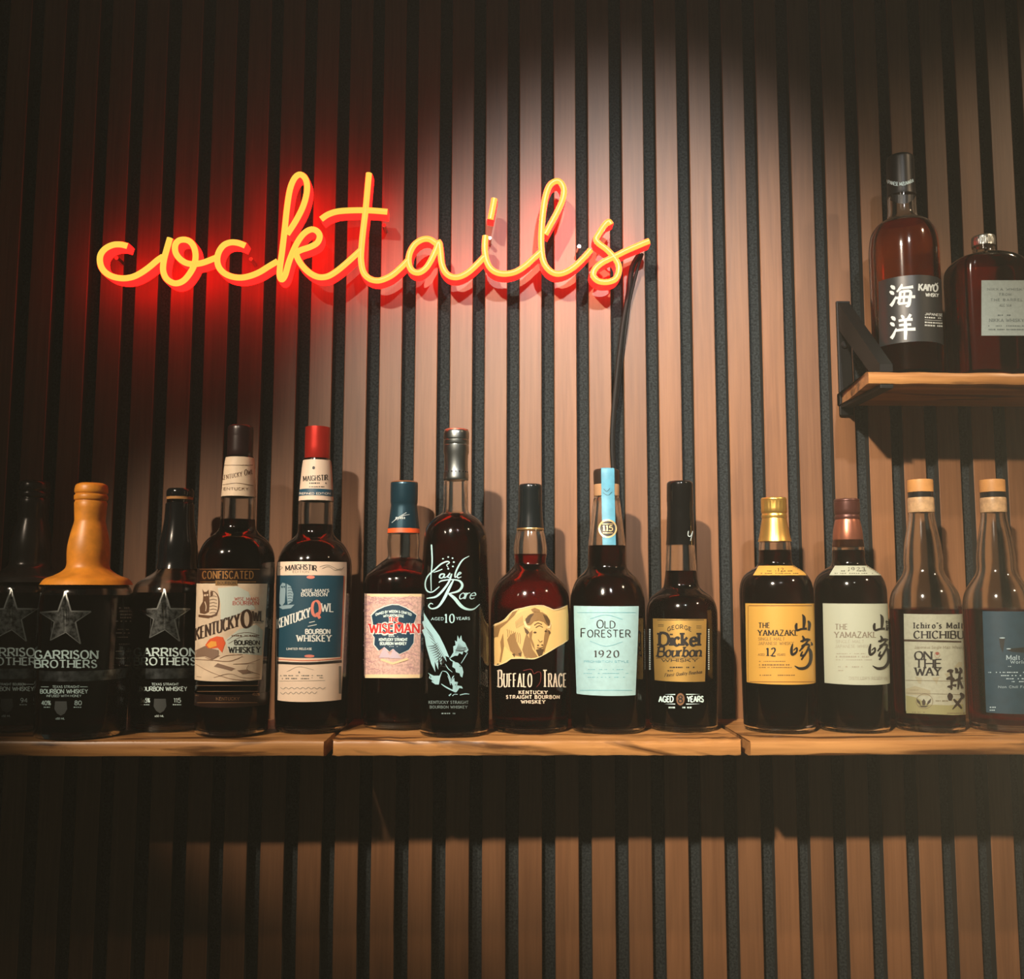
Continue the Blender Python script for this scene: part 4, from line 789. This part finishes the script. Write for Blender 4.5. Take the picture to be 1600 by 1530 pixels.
b.decal('age_lettering', text('AGED', 1040.7, 1092.6, 22, 8.6, .22, serif=False)+text('YEARS', 1086.3, 1092.6, 25, 8.6, .22, serif=False)+[[(1038, 1085.2), (1055, 1084.6), (1055, 1086.2)], [(1072, 1084.4), (1094, 1085), (1072, 1086)], [(1038, 1100), (1055, 1099.6), (1055, 1101)], [(1072, 1099.6), (1094, 1100), (1072, 1101.2)]]+micro(1042, 1086, 1104.5, 2.4, .6), mat('bright print', (.62, .84, .84), .45), 3)
em = b.decal('age_roundel', [ellipse(1063.2, 1092.8, 6.6, 9.6, 20)], mat('bronze print', (.32, .17, .09), .4, .4), 3)
b.decal('roundel_figure', text('8', 1063.2, 1092.8, 6.4, 11, .2, .14, serif=False), INK, 4, parent=em)

# --- two tall plain bottles with brush characters
KY = crop(1140, 740, 3.4)
def kanji_mountain(dx):
    f = lambda *P: [(x+dx, y, w_*3.4) for x, y, w_ in KY(*P)]
    out = []
    for P in (((403, 748, 1), (412, 765, 4), (413, 790, 4.2), (410, 822, 2.8)), ((374, 795, 2.2), (370, 812, 3.8), (375, 832, 3), (400, 826, 2.6), (428, 824, 3)), ((434, 782, 2.2), (442, 800, 4), (438, 834, 3)),
              ((352, 905, 1.6), (346, 935, 3.6), (350, 962, 3.4), (372, 948, 2.6), (374, 926, 2), (356, 940, 1.4)), ((404, 862, 1.6), (412, 880, 3.4), (402, 896, 2)), ((392, 893, 1.8), (425, 882, 3.2), (446, 884, 2)), ((436, 886, 2), (408, 920, 2.8), (388, 945, 1.6)),
              ((398, 918, 1.8), (420, 908, 3), (440, 914, 2.6), (424, 950, 2.6), (398, 990, 2)), ((404, 945, 1.6), (396, 968, 2.8), (414, 964, 2)), ((432, 920, 1.6), (448, 950, 4.4), (446, 1000, 4), (424, 1030, 3.8), (390, 1036, 3.4), (362, 1022, 1)), ((450, 895, 1), (455, 908, 2.6), (449, 912, 1.6))):
        out += brush([(x, y, w_*1.2) for x, y, w_ in f(*P)])
    return out
def plain_bottle(label, ax, dx, cap, cone, paper, ink, year, kdx, n12):
    b = Bottle('whisky_bottle', label, GL2, ax, -.080, [(57, 1128), (58, 1050), (58.5, 950), (58, 920), (52, 902), (40, 891), (29, 884), (26, 876), (25.5, 860), (24.5, 846), (19, 815), (17, 805)], 860, DARKLIQ)
    t = 34 if not n12 else 0
    dyc = 0 if n12 else 2.0
    b.turn('cap', [(20, 810+dyc, 's'), (20.3, 806+dyc), (19.4, 803+dyc), (20.6, 800+dyc, 's'), (20.6, 785+dyc), (20.2, 783+dyc), (20.6, 781+dyc), (19.6, 778.5+dyc), (17, 778+dyc, 's')], cap, flute=(20, .03, 799+dyc, 785+dyc) if n12 else None, seg=80)
    b.turn('neck_foil', [(26.6 if n12 else 24, (846.5 if n12 else 855), 's'), (24, 836), (21, 818), (19.5, 810+dyc, 's')], cone)
    c = ax[0]
    nl = b.decal('shoulder_label', [[(c-29+dx*.6, 884), (c+33, 884), (c+46+dx*.4, 899), (c-38+dx*.6, 899)]], paper, 2, step=3, ystep=1.2)
    b.decal('shoulder_lettering', text('12' if n12 else '1923', c+5+dx*.5, 890.5 if n12 else 889.5, 9 if n12 else 26, 5.5, .18, .07, track=.3)+micro(c-16, c-2, 891.5, 1.3)+micro(c+10, c+24, 891.5, 1.3)+micro(c-26, c+34, 895.5, 1), ink, 4, parent=nl)
    return b
b = plain_bottle('whisky bottle with gold cap and gold paper label', (1214.5, 1000), 0, mat('gold cap metal', (.82, .50, .12), .3, .85), mat('brushed gold cap', (.80, .48, .12), .32, .85, noise=(30, .15)), mat('gold paper', (.68, .385, .075), .45, .15), INK, '12', 0, True)
fl = b.paper('front_label', 1164.5, 943.5, 1276.5, 1070, mat('gold paper', (.68, .385, .075), .45, .15), 2, x0b=1167, x1b=1278.5)
b.decal('label_border', [rect(1170, 945.8, 1276, 947.2), rect(1171, 1065, 1276.5, 1066.3)]+[rect(1168.5, 946, 1169.3, 1066)], mat('bronze ink', (.28, .13, .03), .45), 3, parent=fl)
b.decal('lettering', text('THE', 1194, 977.3, 17, 7.8, .2, .09)+text('YAMAZAKI.', 1214.5, 989, 60, 8.8, .22, .09, track=.14)+text('12', 1204.5, 1019, 14, 12.5, .22, .10, track=.35), INK, 4, parent=fl)
b.decal('small_lettering', text('SINGLE MALT', 1205.5, 998.5, 41, 4.6, .14, .07)+text('JAPANESE WHISKY', 1212.5, 1005.5, 55, 4.6, .14, .07)+text('AGED', 1189.5, 1023, 10, 3.2, .16)+text('YEARS', 1220.5, 1023, 13, 3.2, .16)+micro(1186, 1228, 1033, 1.1)+micro(1186, 1234, 1038, 2)+micro(1186, 1238, 1042.5, 1.1)+micro(1187, 1242, 1054.5, 1.5, .8), mat('bronze brown ink', (.22, .12, .04), .5), 4, parent=fl)
b.decal('brush_characters', kanji_mountain(-5), INK, 5, parent=fl)
b = plain_bottle('whisky bottle with copper brown cap and pale grey label beside the gold labelled one', (1330, 1000), 6, mat('oxblood cap', (.085, .028, .020), .35, .4), mat('copper neck foil', (.36, .13, .075), .3, .7), mat('pale stone paper', (.42, .46, .36), .55), INK, '1923', 122, False)
PS = mat('pale stone paper', (.42, .46, .36), .55)
fl = b.paper('front_label', 1285.5, 943.5, 1393.5, 1070.5, PS, 2, x0b=1288.5, x1b=1395.5)
GB = mat('greige ink', (.22, .19, .14), .5)
b.decal('lettering', text('THE', 1314.5, 979.5, 19, 8.2, .18, .09)+text('YAMAZAKI.', 1335.5, 992, 63, 9, .19, .09, track=.14), GB, 4, parent=fl)
b.decal('small_lettering', text('SINGLE MALT', 1328, 1002.5, 44, 4.6, .12, .06)+text('JAPANESE WHISKY', 1334, 1010, 58, 4.6, .12, .06)+micro(1307, 1352, 1021, 1.2, .7)+micro(1306, 1360, 1025, 2.4, .85)+micro(1306, 1364, 1030.5, 1.1, .7)+micro(1307, 1352, 1041, 2, .7)+micro(1307, 1318, 1047, 1.6)+text("DISTILLER'S RESERVE", 1357, 1060, 60, 4.2, .10), mat('light greige ink', (.34, .32, .25), .5), 4, parent=fl)
b.decal('brush_characters', kanji_mountain(117), INK, 5, parent=fl)

# --- clear bottles with wooden stoppers
KC = crop(1405, 950, 8.205)
WOODCAP = mat('pale wood stopper', (.62, .30, .09), .5, noise=(70, .2)); CORK = mat('cork', (.62, .40, .21), .35, noise=(160, .35), coat=.8)
def cork_bottle(label, ax):
    b = Bottle('whisky_bottle', label, GL2, ax, -.078, [(56, 1128), (57, 1050), (57.5, 960), (57.5, 945), (53, 926), (43, 910), (35, 899), (31.5, 888), (31.5, 874), (29, 850), (24.5, 826), (21.5, 810), (21, 801)], 952, REDLIQ, wall_t=.0028)
    b.turn('stopper_top', [(20, 770, 's'), (21, 769.5, 's'), (21, 752.5), (20, 750.5), (18.5, 750, 's')], WOODCAP)
    b.turn('stopper_collar', [(20.3, 778.3, 's'), (20.3, 770, 's')], mat('black collar', (.01, .01, .01), .25))
    b.turn('cork', [(20.6, 801.5, 's'), (21.6, 799), (21.6, 781), (20.6, 778.2, 's')], CORK)
    return b
b = cork_bottle('clear whisky bottle with wooden stopper and cream label with tower of capitals', (1447.5, 1000))
fl = b.paper('front_label', 1412, 960, 1513, 1115, mat('oat paper', (.36, .38, .29), .6, noise=(300, .12)), 2, x0b=1415.5, x1b=1516)
b.decal('label_gap', [KC((62, 403), (890, 425), (890, 448), (62, 430))], mat('dark gap print', (.045, .030, .018), .5), 3, parent=fl)
b.decal('meadow', [KC((85, 1120), (220, 1150), (380, 1240), (640, 1250), (910, 1220), (915, 1365), (700, 1375), (90, 1350))], mat('olive wash', (.25, .25, .12), .6), 3, parent=fl)
b.decal('tan_wash', [KC((80, 1040), (200, 1000), (400, 1060), (400, 1130), (85, 1110)), KC((200, 880), (290, 900), (280, 980), (240, 960)), KC((420, 900), (520, 880), (480, 980)), KC((580, 850), (660, 820), (620, 890)), KC((700, 770), (760, 690), (830, 700), (800, 760)), KC((650, 1180), (910, 1130), (910, 1230), (760, 1240))], mat('tan wash', (.31, .30, .20), .6), 3, parent=fl)
b.decal('title_lettering', text("Ichiro's Malt", 1466.5, 977.5, 76, 9, .24, .11, track=.34)+text('CHICHIBU', 1466.8, 992, 77, 11.5, .24, .09, track=.2)+text('ON', 1442.5, 1024.5, 26, 12.5, .24, .10, track=.06)+text('THE', 1450.5, 1037, 42, 13, .23, .10, track=.06)+text('WAY', 1450, 1049.5, 40, 12.5, .25, .10, track=.04), INK, 4, parent=fl)
b.decal('small_lettering', text('Japanese Single Malt Whisky', 1467.5, 1011.5, 77, 4.2, .1)+brush([(1415, 1063, .6), (1515, 1065, .6)])+brush([(1416, 1083, .6), (1515, 1086, .6)])+micro(1462, 1482, 1094.5, 1.6)+micro(1425, 1445, 1112.5, 1.4)+micro(1480, 1512, 1114, 1.4)+micro(1418, 1445, 1078, .8, .5)+ring(1444.5, 1096, 13, 11.5, .8), mat('grey brown ink', (.16, .13, .08), .5), 4, parent=fl)
b.decal('leaf_emblem', [KC((300, 1250), (290, 1200), (315, 1165), (340, 1200), (330, 1250)), KC((280, 1255), (230, 1210), (220, 1160), (265, 1200)), KC((350, 1255), (400, 1210), (410, 1160), (365, 1200)), KC((250, 1255), (380, 1255), (340, 1275), (290, 1275))], mat('dark umber ink', (.05, .04, .03), .5), 4, parent=fl)
b.decal('red_seal', [ellipse(1464.5, 1021.5, 2.8, 2.2, 12)]+ring(1464.5, 1023.5, 4, 4.6, .5, 14), mat('maroon ink', (.25, .08, .06), .5), 4, parent=fl)
C2 = lambda *P: brush([(x-4.5, y, w_*1.2) for x, y, w_ in KC(*P)], 4)
ch = C2((650, 815, 14), (690, 805, 34), (730, 815, 30))+C2((690, 800, 18), (710, 900, 28), (705, 1050, 18))+C2((640, 915, 16), (690, 900, 40), (735, 925, 34), (700, 945, 16))+C2((655, 1010, 12), (690, 1010, 28), (720, 1030, 16))+C2((720, 990, 14), (770, 995, 30))
ch += C2((755, 770, 18), (775, 800, 34), (765, 835, 20))+C2((810, 765, 16), (830, 800, 34), (815, 840, 24))+C2((755, 830, 14), (845, 820, 24))+C2((745, 930, 14), (800, 915, 26), (850, 895, 16))+C2((815, 840, 24), (805, 930, 30), (790, 1045, 14))+C2((810, 930, 22), (850, 1030, 26))
ch += C2((680, 1090, 14), (690, 1130, 62), (690, 1190, 30))+C2((820, 1090, 18), (850, 1130, 46), (840, 1170, 16))+C2((840, 1150, 22), (790, 1220, 30), (720, 1300, 8))+C2((735, 1170, 18), (780, 1220, 30), (840, 1290, 18))
b.decal('brush_characters', ch, mat('umber ink', (.035, .025, .02), .5), 5, parent=fl)
b = cork_bottle('clear whisky bottle with wooden stopper and dark blue label at the right edge', (1562, 1000))
fl = b.paper('front_label', 1535, 955.5, 1634, 1116, mat('slate blue paper', (.018, .056, .088), .5, noise=(120, .15)), 2, x0b=1541, x1b=1636)
LB = mat('pale blue ink', (.40, .55, .62), .5)
b.decal('lettering', text('Malt & Grain', 1605, 1027.5, 64, 7.2, .16, .07)+text('World Whisky', 1607, 1034.5, 56, 4.6, .14)+micro(1571, 1590, 1041, 1, .6)+micro(1544, 1625, 1050, 1.5)+micro(1564, 1625, 1055, 1.5)+micro(1566, 1625, 1060, 1.5)+micro(1581, 1625, 1064.5, 1.5)+text('Non Chill Filtered', 1590, 1073.5, 60, 3.4, .14)+micro(1546.5, 1557, 1104.5, 1.8, .95)+micro(1546.5, 1556, 1109, 1.8, .95)+[ellipse(1566, 997, 4.5, 1, 10), ellipse(1576, 1014, 3.6, .9, 10)], LB, 4, parent=fl)
b.decal('stamp_mark', [KC((1280, 395), (1355, 385), (1345, 470), (1330, 580), (1295, 500))[0:5], KC((1380, 540), (1440, 520), (1600, 505), (1600, 575), (1450, 565))], mat('dark teal print', (.012, .016, .018), .5), 3, parent=fl)
# --- bottles on the upper shelf
KK = crop(1290, 230, 2.942)
b = Bottle('whisky_bottle', 'amber whisky bottle with black capsule and black label bearing white characters', GU, (1415.5, 480), -.062,
    [(56, 570), (56.5, 520), (56.5, 420), (56, 388), (52, 366), (42, 352), (29, 345), (24.5, 340), (23.3, 330), (22.8, 300), (21.5, 290), (20, 262)], 356, AMBER, zbase=UZ)
b.turn('capsule', [(23.8, 308, 's'), (23, 302), (22.6, 285), (22.3, 255), (21.5, 248), (18, 245, 's')], mat('matt black capsule', (.006, .006, .006), .4))
b.decal('capsule_tongue', [[(1391, 304), (1431, 304), (1428, 312), (1419, 317), (1410, 318.5), (1401, 317), (1394, 312)]], mat('matt black capsule', (.006, .006, .006), .4), 4)
b.decal('capsule_lettering', text('JAPANESE MIZUNARA', 1405, 284.5, 62, 5.4, .2, serif=False, warp=lambda X, Y: (X*.72, Y-.006*X*X+3)), PRINT, 10)
fl = b.paper('front_label', 1372, 430, 1472, 534, mat('black label paper', (.020, .022, .022), .38), 2, x0b=1373.5, x1b=1474)
def brushes(T, L): return sum([brush([(*T(p[0], p[1]), p[2]*1.3) for p in s], 4) for s in L], [])
WX = [[(.04, .10, 2), (.14, .17, 4.6), (.2, .25, 1.6)], [(0, .34, 2), (.1, .40, 4.4), (.17, .47, 1.6)], [(.04, .95, 4), (.13, .82, 3.6), (.25, .55, 1.4)]]
sea = WX+[[(.48, .02, 2), (.44, .16, 3.6), (.28, .36, 2)], [(.42, .2, 2.8), (.7, .17, 3), (.92, .14, 3.6)], [(.42, .34, 3), (.40, .6, 3.4), (.34, .86, 3)], [(.42, .36, 3), (.8, .33, 3.6), (.79, .6, 4), (.74, .92, 4), (.62, .96, 2)], [(.24, .62, 3), (.6, .57, 3.4), (1.0, .56, 3.6)], [(.34, .86, 3), (.55, .84, 3), (.78, .82, 3)], [(.58, .38, 2), (.55, .82, 2.6)]]
oce = WX+[[(.45, .04, 2), (.52, .12, 4), (.52, .18, 2)], [(.84, .0, 3.4), (.78, .1, 3.4), (.68, .2, 1.6)], [(.34, .26, 3), (.6, .22, 3.2), (.92, .2, 3.6)], [(.36, .44, 2.8), (.6, .41, 3), (.86, .4, 3.4)], [(.22, .64, 3), (.6, .6, 3.2), (1.04, .58, 3.8)], [(.62, .2, 3.4), (.63, .6, 4.4), (.62, 1.0, 3.4)]]
b.decal('white_characters', brushes(lambda x, y: (1390+x*40, 443+y*37), sea)+brushes(lambda x, y: (1391+x*38, 491+y*40), oce), mat('white characters ink', (.70, .76, .72), .5), 4, parent=fl)
b.decal('lettering', text('KAIYO', 1450.5, 449.5, 29, 10.5, .24, .2, serif=False, track=.12, ang=-.05)+brush([(1461, 442.3, 1), (1463.2, 444, 1), (1465.5, 442, 1)])+text('WHISKY', 1456.5, 461, 20, 5.4, .22, serif=False, ang=-.05)+text('JAPANESE', 1459, 491.5, 27, 3.6, .18, serif=False, ang=-.07)+micro(1445, 1472, 495, 2, .9, .05)+[[(1445, 499.5), (1472, 501), (1472, 501.6), (1445, 500.1)]]+micro(1445, 1473, 502.5, 2.2, .9, .06)+micro(1445, 1473, 507, 2.4, .9, .06), mat('soft white ink', (.55, .60, .57), .5), 4, parent=fl)
def sqf(z, r):
    return (2.0, 1.0) if r < .03 else (2.0+min(1, (r-.03)/.010)*3.2, 1.0-.28*min(1, (r-.03)/.012))
b = Bottle.__new__(Bottle); b.front = .0335
Bottle.__init__(b, 'whisky_bottle', 'squat square bottle with small silver cap and pale grey label at the right edge', GU, (1541.5, 480), -.066,
    [(60.5, 568), (61, 520), (61, 460), (61, 435), (59, 418), (50, 407), (34, 402), (22, 399), (18.5, 395), (18.2, 386), (17, 380)], 412, DARKAMBER, zbase=UZ, sq=sqf, wall_t=.003)
b.turn('screw_cap', [(19, 386, 's'), (19.6, 385), (19.6, 374), (18.6, 371), (16, 370, 's')], mat('silver cap', (.55, .58, .55), .35, .9), flute=(36, .03, 385, 374), seg=108)
zf = max(-(v.co.y) for v in b.glass.data.vertices); b.front = zf
fl = b.paper('front_label', 1533.5, 438, 1616, 524.5, mat('pale grey paper', (.36, .46, .46), .55, noise=(300, .1)), 2)
b.decal('lettering', sum([text(t, 1573+ox, y, w_, 3.6, .12, track=.3) for t, ox, y, w_ in (('NIKKA WHISKY', 0, 452, 60), ('FROM', -2, 460, 18), ('THE BARREL', 0, 468.5, 50), ('ALC 51.4', -2, 477, 18))], [])+micro(1559, 1580, 491.5, 2, .8)+text('NIKKA WHISKY', 1573, 500.5, 54, 4.6, .14)+micro(1544, 1566, 508.5, 1.6, .7)+micro(1572, 1602, 508.5, 1.6, .7)+micro(1542, 1606, 514, 1.8, .85), mat('slate ink', (.14, .19, .20), .5), 4, parent=fl)
